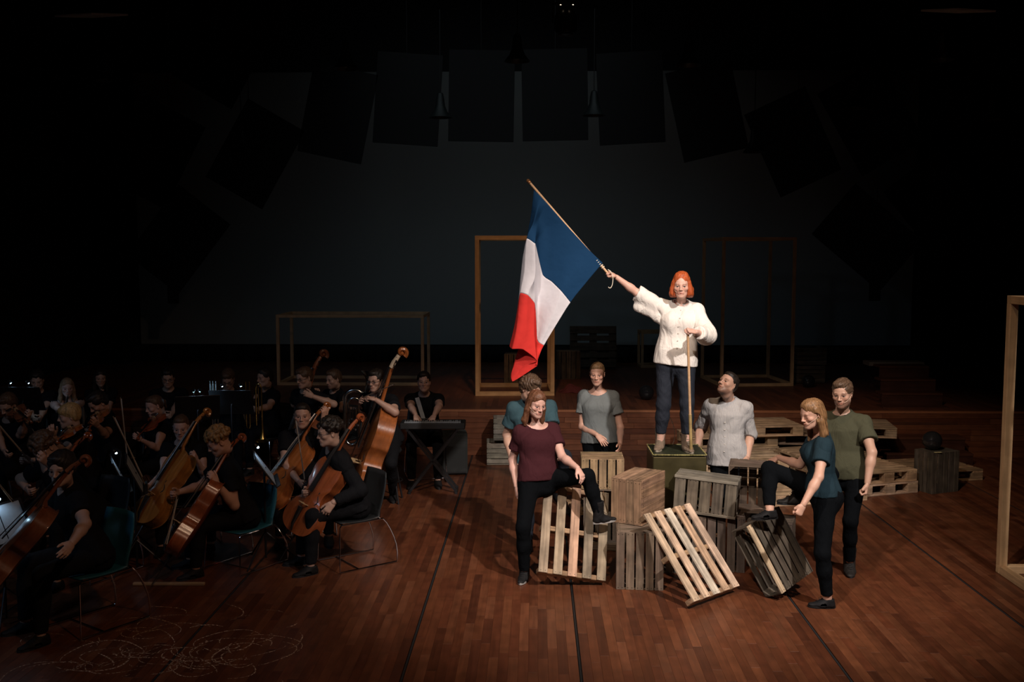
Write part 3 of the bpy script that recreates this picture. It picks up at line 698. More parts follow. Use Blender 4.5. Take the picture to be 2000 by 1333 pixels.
def hairmat(name, col, rough=.5):
    m, nt, b = new_mat(name); L = nt.links.new
    tc = N(nt, 'ShaderNodeTexCoord'); mp = N(nt, 'ShaderNodeMapping'); mp.inputs['Scale'].default_value = (150, 60, 9); L(tc.outputs['Object'], mp.inputs[0])
    nz = N(nt, 'ShaderNodeTexNoise'); nz.inputs['Scale'].default_value = 1; nz.inputs['Detail'].default_value = 3; nz.inputs['Distortion'].default_value = .6; L(mp.outputs[0], nz.inputs['Vector'])
    mr = N(nt, 'ShaderNodeMapRange'); mr.inputs[1].default_value = .3; mr.inputs[2].default_value = .7; mr.inputs[3].default_value = .5; mr.inputs[4].default_value = 1.35; L(nz.outputs[0], mr.inputs[0])
    mx = N(nt, 'ShaderNodeMixRGB', blend_type='MULTIPLY'); mx.inputs[0].default_value = 1; mx.inputs[1].default_value = (*col, 1); L(mr.outputs[0], mx.inputs[2]); L(mx.outputs[0], b.inputs['Base Color'])
    b.inputs['Roughness'].default_value = rough; b.inputs['Specular IOR Level'].default_value = .35
    bp = N(nt, 'ShaderNodeBump'); bp.inputs['Strength'].default_value = .6; bp.inputs['Distance'].default_value = .004; L(nz.outputs[0], bp.inputs['Height']); L(bp.outputs[0], b.inputs['Normal'])
    return m
M_EYE = attr_mat('eye', .12, 0, 0)
# ---- head (x side, y forward, z up; origin between the ears)
HEADS = {}
def head(kind, vx, closed=False, beard=0.0):
    key = (kind, vx, closed, beard)
    if key in HEADS: return HEADS[key]
    m = kind == 'm'; s = Sdf(); j = 1.08 if m else .95
    s.ell((0, -.014, .036), (.073, .092, .083), k=.01)
    s.ell((0, .014, .024), (.062, .076, .078), k=.03)
    s.ell((0, .024, -.034), (.056 * j, .058, .060), k=.03)
    s.cone((-.040 * j, .008, -.062), (-.012, .062, -.096), .022, .016, .03).cone((.040 * j, .008, -.062), (.012, .062, -.096), .022, .016, .03)
    s.ell((0, .034, -.082), (.040 * j, .042, .026), k=.03)
    s.ell((0, .070, -.097), (.019 * j, .015, .015), k=.018)
    for q in (-1, 1):
        s.ell((q * .043, .054, -.022), (.022, .022, .019), k=.02)
        s.ell((q * .031, .092, .003), (.0160, .0115, .0100), k=.012, sub=True)
    s.cone((-.036, .078, .019), (.036, .078, .019), .0105 if m else .008, .0105 if m else .008, .016)
    s.ell((0, .080, .019), (.016, .012, .014), k=.012)
    s.cone((0, .087, .012), (0, .104, -.026), .0065, .0095, .012)
    s.ell((0, .105, -.030), (.0105, .0105, .0095), k=.006)
    for q in (-1, 1): s.ell((q * .0125, .094, -.0335), (.0075, .0095, .0075), k=.007)
    s.ell((0, .080, -.060), (.026, .013, .018), k=.016)
    s.cone((-.022, .0800, -.0625), (0, .0925, -.0590), .0038, .0046, .006).cone((.022, .0800, -.0625), (0, .0925, -.0590), .0038, .0046, .006)
    s.cone((-.014, .0835, -.0685), (.014, .0835, -.0685), .0048, .0048, .006).ell((0, .088, -.0685), (.012, .006, .0052), k=.006)
    s.ell((0, .096, -.0645), (.024, .0085, .0014), k=.003, sub=True)
    for q in (-1, 1):
        ex = q * .031
        s.ell((ex, .0735, .0075 if not closed else .002), (.0160, .0125, .0080 if not closed else .0115), k=.005)
        s.ell((ex, .0735, -.0075), (.0145, .0105, .0050), k=.005)
        Re = rotm(q * RD(-22), RD(-8), q * RD(4))
        s.ell((q * .0765, -.012, -.004), (.0065, .0185, .031), Re, k=.006)
        s.ell((q * .0835, -.006, .002), (.005, .010, .017), Re, k=.004, sub=True)
    nr = .056 if m else .047
    s.cone((0, -.022, -.050), (0, -.030, -.085), nr, nr * .98, .035)
    v, f = s.mesh(vx, .008)
    col = np.ones((len(v), 3)); x, y, z = v.T
    def blend(mask, c): col[:] = col * (1 - mask[:, None]) + np.array(c) * mask[:, None]
    sm = lambda a, b, t: np.clip((t - a) / (b - a), 0, 1)
    fr = sm(.03, .06, y)
    blend(.35 * np.exp(-(((np.abs(x) - .038) / .02) ** 2 + ((z + .025) / .02) ** 2)) * fr, (1.05, .72, .66))
    if beard: 
        bm_ = sm(-.040, -.062, z + .25 * np.clip(.03 - y, 0, .04)) * sm(-.02, .01, y) * sm(-.150, -.115, z) ; mo = np.exp(-(((z + .065) / .009) ** 2 + (x / .022) ** 2)) * fr
        blend(np.clip(bm_ * (1 - mo), 0, 1) * beard, (.13, .075, .055))
    lipm = np.exp(-(np.abs(x) / .023) ** 4) * np.exp(-(np.abs(z + .0635) / .0088) ** 4) * sm(.072, .078, y)
    blend(.75 * lipm, (.80, .42, .40) if not m else (.82, .50, .46))
    blend(.75 * np.exp(-(x / .021) ** 4) * np.exp(-((z + .0642) / .0022) ** 2) * fr, (.35, .15, .14))  # mouth line: shade of the groove between the lips put into the colour
    brow = np.exp(-(((np.abs(x) - .033) / .017) ** 4)) * np.exp(-(((z - .0235 + .12 * np.abs(np.abs(x) - .03)) / (.0052 if m else .0038)) ** 2)) * fr
    blend(.85 * brow, (.12, .07, .05) if m else (.28, .16, .11))
    lid = np.exp(-(((np.abs(x) - .031) / .0145) ** 4)) * np.exp(-((z - (.0025 if not closed else -.0045) ) / .0022) ** 2) * sm(.07, .078, y)
    blend(.6 * lid, (.18, .10, .08))
    sock = np.exp(-(((np.abs(x) - .031) / .018) ** 2 + ((z - .002) / .012) ** 2)) * fr; blend(.18 * sock, (.62, .42, .38))
    HEADS[key] = (v, f, col); return HEADS[key]
def eye_mesh(iris):
    n, m_ = 14, 10; vs, cs = [], []
    for i in range(m_ + 1):
        t = pi * i / m_
        for k in range(n):
            a = 2 * pi * k / n; vs.append((.0125 * sin(t) * cos(a), .0125 * cos(t), .0125 * sin(t) * sin(a)))
            cs.append((.01, .01, .01) if i < 1.5 else (iris if i < 3.2 else (.72, .68, .66)))
    fs = [(i * n + k, i * n + (k + 1) % n, (i + 1) * n + (k + 1) % n, (i + 1) * n + k) for i in range(m_) for k in range(n)]
    return mesh('eye', np.array(vs), np.array(fs), True, np.array(cs))
# ---- hands (local: wrist at origin, +y along fingers, +z back of the hand, +x thumb side of a right hand)
HANDS = {}
def hand(pose, vx, female):
    key = (pose, vx, female)
    if key in HANDS: return HANDS[key]
    s = Sdf(); k_ = .92 if female else 1.0
    curl = {'relax': (18, 28, 20), 'fist': (70, 88, 50), 'grip': (48, 70, 50), 'flat': (6, 8, 6), 'drape': (30, 30, 18), 'string': (35, 62, 40)}[pose]
    s.cone((0, -.035, 0), (0, .012, 0), .0185, .0245, .02, ax=V(0, 0, 1), fa=.85, fb=.62)
    s.cone((.006, .012, 0), (.014, .072, 0), .022, .021, .015, ax=V(0, 0, 1), fa=.62, fb=.55)
    s.cone((-.006, .012, 0), (-.016, .068, 0), .021, .020, .015, ax=V(0, 0, 1), fa=.62, fb=.55)
    spread = {'flat': 5, 'drape': 6, 'relax': 3, 'string': 5}.get(pose, 0)
    for i, (x, ln, r) in enumerate(((.027, .072, .0088), (.0095, .080, .0090), (-.0085, .074, .0086), (-.026, .058, .0076))):
        p = V(x, .080 - abs(x - .006) * .25, 0); a = 0; az = RD((1.5 - i) * spread)
        ls = (ln * .46, ln * .31, ln * .26); cu = [c * (1 + (.12 * i - .15)) for c in curl]
        for jn, (l, c) in enumerate(zip(ls, cu)):
            a += RD(c); d = V(sin(az) * cos(a), cos(az) * cos(a), -sin(a)); q = p + d * l
            s.cone(p, q, r * (1 - .06 * jn), r * (.94 - .07 * jn), .004); p = q
    th = {'fist': [(.026, .022, -.010), (.036, .050, -.026), (.018, .068, -.042), (.000, .070, -.046)], 'grip': [(.026, .022, -.008), (.040, .050, -.026), (.030, .074, -.044), (.016, .084, -.050)]}.get(pose, [(.024, .018, -.006), (.044, .044, -.016), (.054, .070, -.022), (.056, .090, -.026)])
    th = [V(*t) for t in th]; s.cone(th[0], th[1], .0155, .0125, .012); s.cone(th[1], th[2], .0115, .0105, .004); s.cone(th[2], th[3], .010, .0085, .004)
    v, f = s.mesh(vx, .006); v = v * k_; col = np.ones((len(v), 3))
    HANDS[key] = (v, f, col); return HANDS[key]
def ik(parent, px, py, L, sgn):
    """point on the ray through the pixel at distance L from parent; sgn -1 nearer to the camera, +1 farther"""
    d = unit(pray(px, py)); m = parent - CAM; b = m @ d; c = m @ m - L * L; D = b * b - c
    t = b + sgn * math.sqrt(D) if D > 0 else b
    return CAM + d * t, D > 0
def limb(parent, spec, L):
    """spec: (px,py,sgn) or a 3d array"""
    if len(spec) == 3 and isinstance(spec, tuple):
        p, ok = ik(parent, spec[0], spec[1], L, spec[2])
        if not ok: p = parent + unit(p - parent) * L * .98 if np.linalg.norm(p - parent) > L * 1.15 else p
        return p
    return np.array(spec, float)
# shoe meshes: local origin at the ankle joint, +y forward, z up
def shoe_sdf(kind, female):
    s = Sdf(); k = .92 if female else 1.0; h = -.082
    s.cone((0, -.035, h + .032), (0, .06, h + .03), .034, .036, .02, ax=V(0, 0, 1), fa=.95, fb=.8)
    s.cone((0, .05, h + .028), (.004, .135, h + .022), .040, .033, .03, ax=V(0, 0, 1), fa=.72, fb=.55)
    s.cone((0, -.01, .0), (0, .03, h + .035), .042, .040, .03)
    s.cone((0, -.028, h + .03), (0, -.02, -.01), .034, .038, .02)
    if kind == 'boot': s.cone((0, -.01, -.02), (0, -.012, .14), .047, .058, .02); s.noise(.003, 60, 3); s.cut((0, 0, .135), (0, 0, 1))
    else: s.cut((0, 0, .005 if kind == 'shoe' else -.005), (0, -.12, 1))
    s.cut((0, 0, h + .016), (0, 0, -1)); return s, h, k
SHOES = {}
def shoe(kind, female, vx):
    key = (kind, female, vx)
    if key not in SHOES:
        s, h, k = shoe_sdf(kind, female); v, f = s.mesh(vx, .006)
        n = 28; ol = []
        for i in range(n):
            t = 2 * pi * i / n; y = cos(t); x = sin(t); wy = .128 + .0 * y; 
            w_ = .034 + .008 * (1 if y > 0 else 0) * sin(min(1, max(0, y)) * pi); ol.append((x * w_ * 1.06 + .002, .048 + y * .122))
        sv = [(x, y, h) for x, y in ol] + [(x, y, h + .020) for x, y in ol]
        sf = [tuple(range(n))[::-1], tuple(range(n, 2 * n))] + [(i, (i + 1) % n, n + (i + 1) % n, n + i) for i in range(n)]
        lc = MB()
        top = 7 if kind == 'boot' else 4
        for i in range(top):
            if kind == 'boot' and i > 3: y, z = .042 - .0 * i, -.02 + (i - 3.4) * .024; yb = .043
            else: y, z = .088 - .017 * i, h + .062 + .014 * i
            lc.tube([(-.018, y - .004, z), (0, y + .005, z + .004), (.018, y - .002, z + .006)], .0022, 5)
        SHOES[key] = (v * k, f, [tuple(c * k for c in p) for p in sv], sf, [tuple(c * k for c in p) for p in lc.v], lc.f)
    return SHOES[key]
def person(spec):
    """builds one person; see the calls for the keys"""
    g = spec.get; fem = g('sex', 'm') == 'f'; H = g('H', 1.8 if not fem else 1.68); big = g('vx', .0105); bk = g('build', 1.0)
    Y0 = spec['Y']; brg = math.degrees(math.atan((1046 - spec['head'][0]) / FPX)); yaw = RD(g('yaw', 0) - brg)           # yaw 0 = facing the camera
    fw = V(-sin(yaw), -cos(yaw), 0); sd = V(cos(yaw), -sin(yaw), 0)  # sd: viewer's right when yaw=0 = the person's LEFT
    pel = atY(*spec['pel'], Y0) if len(spec['pel']) == 2 else np.array(spec['pel'], float); nk = np.array(limb(pel, spec['neck'] if len(spec['neck']) == 3 else (*spec['neck'], g('nsg', 1)), .295 * H))
    up = unit(nk - pel)
    root = empty('person', (pel[0], pel[1], 0)); off = -V(pel[0], pel[1], 0)
    shw = (.098 if not fem else .089) * H * g('shw', 1.0); hpw = .052 * H
    tw = RD(g('twist', 0)); fw2 = V(-sin(yaw + tw), -cos(yaw + tw), 0); sd2 = V(cos(yaw + tw), -sin(yaw + tw), 0)
    shr = g('shrug', (0, 0))
    S = {'R': nk - up * .078 * H / 1.75 - sd2 * shw + V(0, 0, shr[0]), 'L': nk - up * .078 * H / 1.75 + sd2 * shw + V(0, 0, shr[1])}
    Hp = {'R': pel - sd * hpw, 'L': pel + sd * hpw}
    ua, fa_, th, shn = .168 * H, .150 * H, .240 * H, .238 * H
    A = {}; Lg = {}
    if g('sit'):
        for q, sg in (('R', -1), ('L', 1)):
            kn = Hp[q] + fw * th * .97 + sd * sg * .07 * g('spread', 1.0) - V(0, 0, .03); kn[2] = min(kn[2], .54); an = kn + fw * g('shin', .03); an[2] = .08
            Lg[q] = (Hp[q], kn, an); spec.setdefault('foot' + q, math.degrees(yaw) + sg * -8)
    for q in 'RL':
        if g('arm' + q):
            e = limb(S[q], spec['arm' + q][0], ua); w_ = limb(e, spec['arm' + q][1], fa_); A[q] = (S[q], e, w_)
        if g('leg' + q):
            kn = limb(Hp[q], spec['leg' + q][0], th); an = limb(kn, spec['leg' + q][1], shn)
            if g('floor') is not None and not (isinstance(g('nofloor'), str) and q in spec['nofloor']): an = V(an[0], an[1], spec['floor'] + .082 * (.92 if fem else 1))
            Lg[q] = (Hp[q], kn, an)
    # torso sections (fraction along pelvis->neck)
    W = H / 1.75 * bk
    if fem: secs = [(-.16, .150, .100, -.012), (-.02, .168, .112, -.008), (.12, .160, .105, 0), (.36, .124, .088, .004), (.52, .132, .094, .008), (.70, .150, .106, .010), (.84, .132, .086, -.002), (.97, .068, .054, -.014)]
    else: secs = [(-.16, .140, .100, -.012), (-.02, .158, .108, -.008), (.12, .156, .106, 0), (.36, .145, .098, .004), (.52, .156, .106, .006), (.70, .178, .116, .006), (.84, .155, .094, -.004), (.97, .076, .060, -.014)]
    secs = [(a, b * W, c * W * g('belly', 1), d * W) for a, b, c, d in secs]
    def sideX(): return -sd2 * .5 - sd * .5    # torso X for loft: forward must be cross(T, X)
    Xs = unit(-(sd + sd2)); 
    if np.dot(np.cross(up, Xs), fw) < 0: Xs = -Xs
    def torso(s, gr=0.0, k=.04):
        s.loft(pel, nk, secs, Xs, k, gr)
        if fem:
            for q in (-1, 1): s.ell(pel + (nk - pel) * .665 + sd2 * q * .066 * W + fw2 * .078 * W, ((.052 + gr) * W, (.050 + gr) * W, (.054 + gr) * W), k=.05)
        if g('legR') or g('legL'):
            for q in (-1, 1): s.ell(pel + sd * q * .07 * W - fw * .055 * W - V(0, 0, .01), ((.085 + gr) * W,) * 3, k=.05)
    ar = (.053 if not fem else .047) * W; 
    skin_mul = np.array(g('skin', (.62, .40, .30))) * V(.88, .84, .84)
    s = Sdf(); torso(s)
    s.cone(nk - up * .03, nk + unit(up * .6 + V(0, 0, .4)) * .07, .062 * W if not fem else .052 * W, .054 * W if not fem else .045 * W, .04)
    for q in 'RL':
        sgn = -1 if q == 'R' else 1
        s.ell(S[q] - V(0, 0, .008), (ar * 1.06,) * 3, k=.05)
        s.cone(nk - up * .035, S[q] + V(0, 0, .012), .042 * W, ar * .85, .05)
        if q in A:
            a, e, w_ = A[q]
            s.cone(a, e, ar * 1.0, ar * .78, .03); m_ = a + (e - a) * .45; s.ell(m_, (ar * 1.0,) * 3, k=.04)
            s.cone(e, e + (w_ - e) * .35, ar * .80, ar * .80, .02); s.cone(e + (w_ - e) * .3, w_, ar * .80, ar * .52, .02)
        if q in Lg:
            h_, kn, an = Lg[q]; lr = (.088 if fem else .086) * W
            s.cone(h_, kn, lr, lr * .62, .05); s.cone(kn, kn + (an - kn) * .4, lr * .62, lr * .60, .03); s.cone(kn + (an - kn) * .35, an, lr * .60, lr * .42, .03)
    parts = []
    v, f = s.mesh(big); parts.append((v + off, f, np.ones(3)))
    # head
    hp = g('head')  # (px,py of head centre, yaw, pitch, roll)
    hl = .155 * H * .98
    hs = g('hs', 1.0) * (H / 1.75) * (1.0 if not fem else .985)
    hdY = ik(nk, hp[0], hp[1], .165 * H / 1.0 * .92, g('hsg', -1))[0]
    dn = hdY - nk; 
    if np.linalg.norm(dn) > .20 * H / 1.75 * 1.1 or True:
        hdY = nk + unit(dn) * min(np.linalg.norm(dn), .215 * H / 1.75)
    hy = RD(hp[2] - brg); Rh = rotm(pi + 0, 0, 0)
    # head axes: y forward
    f_ = V(-sin(hy) , -cos(hy), 0); zz = V(0, 0, 1); pt = RD(hp[3]) if len(hp) > 3 else 0; rl = RD(hp[4]) if len(hp) > 4 else 0
    x_ = np.cross(f_, zz); f2 = f_ * cos(pt) + zz * sin(pt); z2 = np.cross(x_, f2)
    x3 = x_ * cos(rl) + z2 * sin(rl); z3 = np.cross(x3, f2); RH = np.stack([x3, f2, z3], 1)
    hv, hf, hc = head('f' if fem else 'm', .0029 if big < .012 else .0052, g('closed', False), g('beard', 0.0))
    parts.append((hv * hs @ RH.T + hdY + off, hf, hc))
    s = Sdf().cone(nk - up * .02, hdY + RH @ V(0, -.034, -.055) * hs, (.052 if not fem else .045) * W, (.052 if not fem else .044) * hs, .02); s.cone(nk - up * .06, nk, .06 * W, .055 * W, .02)
    v, f = s.mesh(.008 if big < .012 else .012, .01); parts.append((v + off, f, np.ones(3)))
    # hands
    for q in 'RL':
        if q in A:
            a, e, w_ = A[q]; hd = g('hand' + q, ('relax',)); dr = unit(w_ - e)
            if len(hd) > 1 and hd[1] is not None: dr = unit(dr * .35 + np.array(hd[1]) * .65) if not (isinstance(hd[1], tuple) and len(hd[1]) == 2) else unit(limb(w_, (*hd[1], -1), .17) - w_)
            nz_ = np.array(hd[2]) if len(hd) > 2 else (sd * (1 if q == 'L' else -1) + fw * .3)
            R = frame(dr, nz_)
            # R columns x = y×z ; thumb side +x for right hand palm facing -z
            hv, hf, hc = hand(hd[0], .004 if big < .012 else .0075, fem); vv = hv.copy()
            if q == 'R': vv[:, 0] *= -1; hf = hf[:, ::-1]
            parts.append(((vv * (H / 1.75)) @ R.T + w_ + off + dr * .012, hf, hc))
    V_, F_, C_ = join(parts)
    body = link('body', mesh('body', V_, F_, True, C_ * skin_mul), M_SKIN, root)
    # eyes
    if not g('closed'):
        ic = g('iris', (.06, .09, .10)); em = eye_mesh(ic); gz = g('gaze', (0, 0))
        for q in (-1, 1):
            Rg = RH @ rotm(RD(gz[0]), RD(gz[1]), 0); link('eye', em, M_EYE, root, mat4(hdY + RH @ V(q * .031, .0735, .0005) * hs + off, Rg * hs))
    # hair
    hr = g('hair')
    if hr: make_hair(hr[0], hr[1], root, hdY + off, RH, hs, big, g('seed', 1))
    if g('glasses'):
        mb = MB()
        for q in (-1, 1):
            mb.tube([V(q * .033 + .021 * cos(t), .098, .002 + .015 * sin(t)) for t in np.linspace(0, 2 * pi, 14)], .0022, 5)
            mb.tube([(q * .054, .097, .004), (q * .075, .06, .006), (q * .079, -.01, .006)], .002, 5)
        mb.tube([(-.012, .1, .005), (0, .103, .008), (.012, .1, .005)], .002, 5)
        mb.build('glasses', M_BLACK, root, mat4(hdY + off, RH * hs), smooth=True)
    if g('mic'):
        q = g('mic'); MB().tube([V(q * .078, .0, -.005), V(q * .070, .035, -.03), V(q * .052, .078, -.048), V(q * .040, .090, -.052)], .0017, 6).lathe([(0, -.004), (.003, 0), (0, .004)], 6, c=(q * .04, .09, -.052)).build('microphone', plain('mic', (.62, .45, .34), .5), root, mat4(hdY + off, RH * hs), smooth=True)
    # trousers
    tr_ = g('trousers')
    if tr_ and Lg:
        s = Sdf(); s.loft(pel, nk, [q for q in secs if q[0] < .2], Xs, .04, .012)
        for q in (-1, 1): s.ell(pel + sd * q * .07 * W - fw * .055 * W - V(0, 0, .01), (.097 * W,) * 3, k=.05)
        fit_ = tr_.get('fit', 1.0); lr = (.088 if fem else .086) * W + .006
        for q in Lg:
            h_, kn, an = Lg[q]; an2 = an + (kn - an) * tr_.get('hem', .12)
            s.cone(h_, kn, lr * 1.03, (lr * .66 + .004) * fit_, .05); s.cone(kn, kn + (an2 - kn) * .45, (lr * .66 + .004) * fit_, (lr * .63 + .003) * fit_, .03); s.cone(kn + (an2 - kn) * .4, an2, (lr * .63 + .003) * fit_, (lr * .50 + .004) * fit_, .03)
        s.noise(tr_.get('amp', .003), 34, g('seed', 1) + 5, (1, 1, 1.2))
        for q in Lg:
            h_, kn, an = Lg[q]; an2 = an + (kn - an) * tr_.get('hem', .12); s.pcut(an2, an - kn, an2, .16)
        v, f = s.mesh(big); link('trousers', mesh('trousers', v + off, f, True), tr_['mat'], root)
    # shirt
    sh_ = g('shirt')
    if sh_:
        gr = sh_.get('gr', .014); s = Sdf(); hem = sh_.get('hem', -.05)
        sc = [(a, b, c, d) for a, b, c, d in secs]
        if sh_.get('loose'):
            sc = [(a, max(b, .160 * W * sh_['loose']) if a < .75 else b, max(c, .112 * W * sh_['loose']) if a < .75 else c, d) for a, b, c, d in sc]
        rm = sh_.get('room', .020)
        sc = [(a, max(b + (rm if a < .2 else 0), (hpw + .088 * W + .012) if a < .0 else 0), c + (rm if a < .2 else 0), d) for a, b, c, d in sc]
        sc = [(-.45, sc[0][1] * 1.03, sc[0][2] * 1.03, sc[0][3])] + sc
        s.loft(pel, nk, sc, Xs, .03, gr)
        if fem:
            for q in (-1, 1): s.ell(pel + (nk - pel) * .665 + sd2 * q * .066 * W + fw2 * .078 * W, ((.053 * W + gr),) * 3, k=.07)
        slv = []
        nz3 = (sh_.get('amp', .004), sh_.get('freq', 30), g('seed', 1), (1, 1, 2.0))
        for q in 'RL':
            sl = sh_.get('sleeve' + q, sh_.get('sleeve', .55))
            s.ell(S[q] - V(0, 0, .008), (ar * 1.04 + gr * .6,) * 3, k=.05)
            s.cone(nk - up * .038, S[q] + V(0, 0, .012), .042 * W + gr * .5, ar * .85 + gr * .5, .05)
            if q in A and sl > 0:
                a, e, w_ = A[q]; sr = sh_.get('sr', 1.12); puff = sh_.get('puff', 0); t_ = Sdf()
                if sh_.get('hang' + q): hg = sh_['hang' + q]; t_.cone(a + (e - a) * .35 - V(0, 0, .03), e - unit(e - a) * .04 - V(0, 0, hg), .06, .05, .05, ax=fw2, fa=.8, fb=.5); t_.cone(S[q] - V(0, 0, .12), e - unit(e - a) * .06 - V(0, 0, hg), .06, .04, .06, ax=fw2, fa=.9, fb=.5)
                if sl <= 1.02:
                    b = a + (e - a) * (sl + .10); s.cone(a, a + (e - a) * .2, ar * 1.0 + gr * .7, ar + gr, .04)
                    t_.cone(a, b, ar * 1.0 + gr * .7, ar * sr * .90 + gr, .03); t_.cut(a + (e - a) * sl, e - a)
                else:
                    t_.cone(a, e, ar * 1.0 + gr * .8, ar * .85 + gr + puff, .03); b = e + (w_ - e) * (sl - 1 + .08); s.cone(a, a + (e - a) * .25, ar * 1.0 + gr * .8, ar + gr, .04)
                    t_.cone(e, b, ar * .85 + gr + puff, ar * .70 + gr * .7 + puff * .35, .03); t_.cut(e + (w_ - e) * (sl - 1), w_ - e)
                t_.noise(nz3[0] * .9, nz3[1] * 1.15, nz3[2] + 3, (1, 1, 1)); slv.append(t_.mesh(big))
        s.noise(*nz3)
        if not len(A) or sl == 0:
            for q in 'RL': s.pcut(S[q] + (S[q] - nk) * .08, S[q] - nk, S[q], .12)
        hp_ = pel + up * hem; s.cut(hp_, -up)
        nd = sh_.get('neckd', .055); nr_ = sh_.get('neckr', .085)
        s.ell(nk + up * .03 + fw2 * .035, (nr_ * W, nr_ * W, nd + .03), np.stack([np.cross(fw2, up), fw2, up], 1), k=.006, sub=True)
        if sh_.get('vee'): s.cone(nk + fw2 * .09 * W + up * .03, nk + fw2 * .14 * W - up * sh_['vee'] * 1.25, .045, .008, .004, sub=True)
        v, f = s.mesh(big); v, f, _ = join([(v, f, np.ones(3))] + [(a_, b_, np.ones(3)) for a_, b_ in slv]); shirt = link('shirt', mesh('shirt', v + off, f, True), sh_['mat'], root)
        if sh_.get('placket'):
            mb = MB(); mt = sh_['mat']; pts = []
            for i in range(14):
                t = .88 - i * .068; rr = np.interp(t, [q[0] for q in sc], [q[2] + q[3] for q in sc]) + gr
                if fem and .5 < t < .8: rr += .022 * W
                c = pel + (nk - pel) * t + fw2 * (rr + .004)
                if t * .295 * H > hem + .02: pts.append(c)
            mb.tube([p + off for p in pts], .0045, 6)
            bb = MB()
            for p in pts[::2]: bb.lathe([(0, 0), (.006, .001), (.006, .003), (0, .004)], 8, c=p + off + fw2 * .004, R=frame(sd2, fw2))
            bb.build('buttons', plain('button', (.7, .66, .6), .4), shirt)
        if sh_.get('collar'):
            c = nk + up * .008; mb = MB(); Rn = np.stack([np.cross(fw2, up), fw2, up], 1); rr = .063 * W
            ring = [c + Rn @ V(rr * cos(t), rr * .95 * sin(t) + .004, .012 - .030 * max(0, sin(t)) ** 2) + off for t in np.linspace(RD(100), RD(440), 30)]
            vs = [];
            for p in ring: 
                o_ = unit((p - off) - c - up * np.dot((p - off) - c, up)); vs += [p - up * .014 + o_ * .006, p + up * .016 + o_ * .000]
            n_ = len(ring); me = mesh('collar', vs, [(2 * i, 2 * i + 2, 2 * i + 3, 2 * i + 1) for i in range(n_ - 1)], True)
            co = link('collar', me, sh_['mat'] if sh_.get('collar') is True else sh_['collar'], shirt); so = co.modifiers.new('s', 'SOLIDIFY'); so.thickness = .005
    # shoes
    for q in Lg:
        sk = g('shoes')
        if not sk: continue
        h_, kn, an = Lg[q]; fd = g('foot' + q, 0); fp = 0
        if isinstance(fd, tuple): fd, fp = fd
        a = RD(fd - (0 if g('sit') else brg)); d = V(-sin(a), -cos(a), 0); x_ = np.cross(d, V(0, 0, 1)); d2 = d * cos(RD(fp)) + V(0, 0, 1) * sin(RD(fp)); R = np.stack([x_, d2, np.cross(x_, d2)], 1)
        v, f, sv, sf, lv, lf = shoe(sk['kind'], fem, .006 if big < .012 else .0105); k = H / 1.75
        if sk.get('kind') == 'boot' and False: pass
        o = link('shoe', mesh('shoe', v, f, True), sk['mat'], root, mat4(an + off, R * k))
        so = link('sole', mesh('sole', sv, sf), sk.get('sole', M_BLACK), o)
        if big < .012: link('laces', mesh('laces', lv, lf), sk.get('lace', M_BLACK), o)
    lab = tag(root, spec['label'], 'person')
    if g('group'): root['group'] = spec['group']
    INFO[spec['id']] = dict(A=A, L=Lg, head=hdY, RH=RH, pel=pel, nk=nk, root=root, S=S)
    return root
INFO = {}
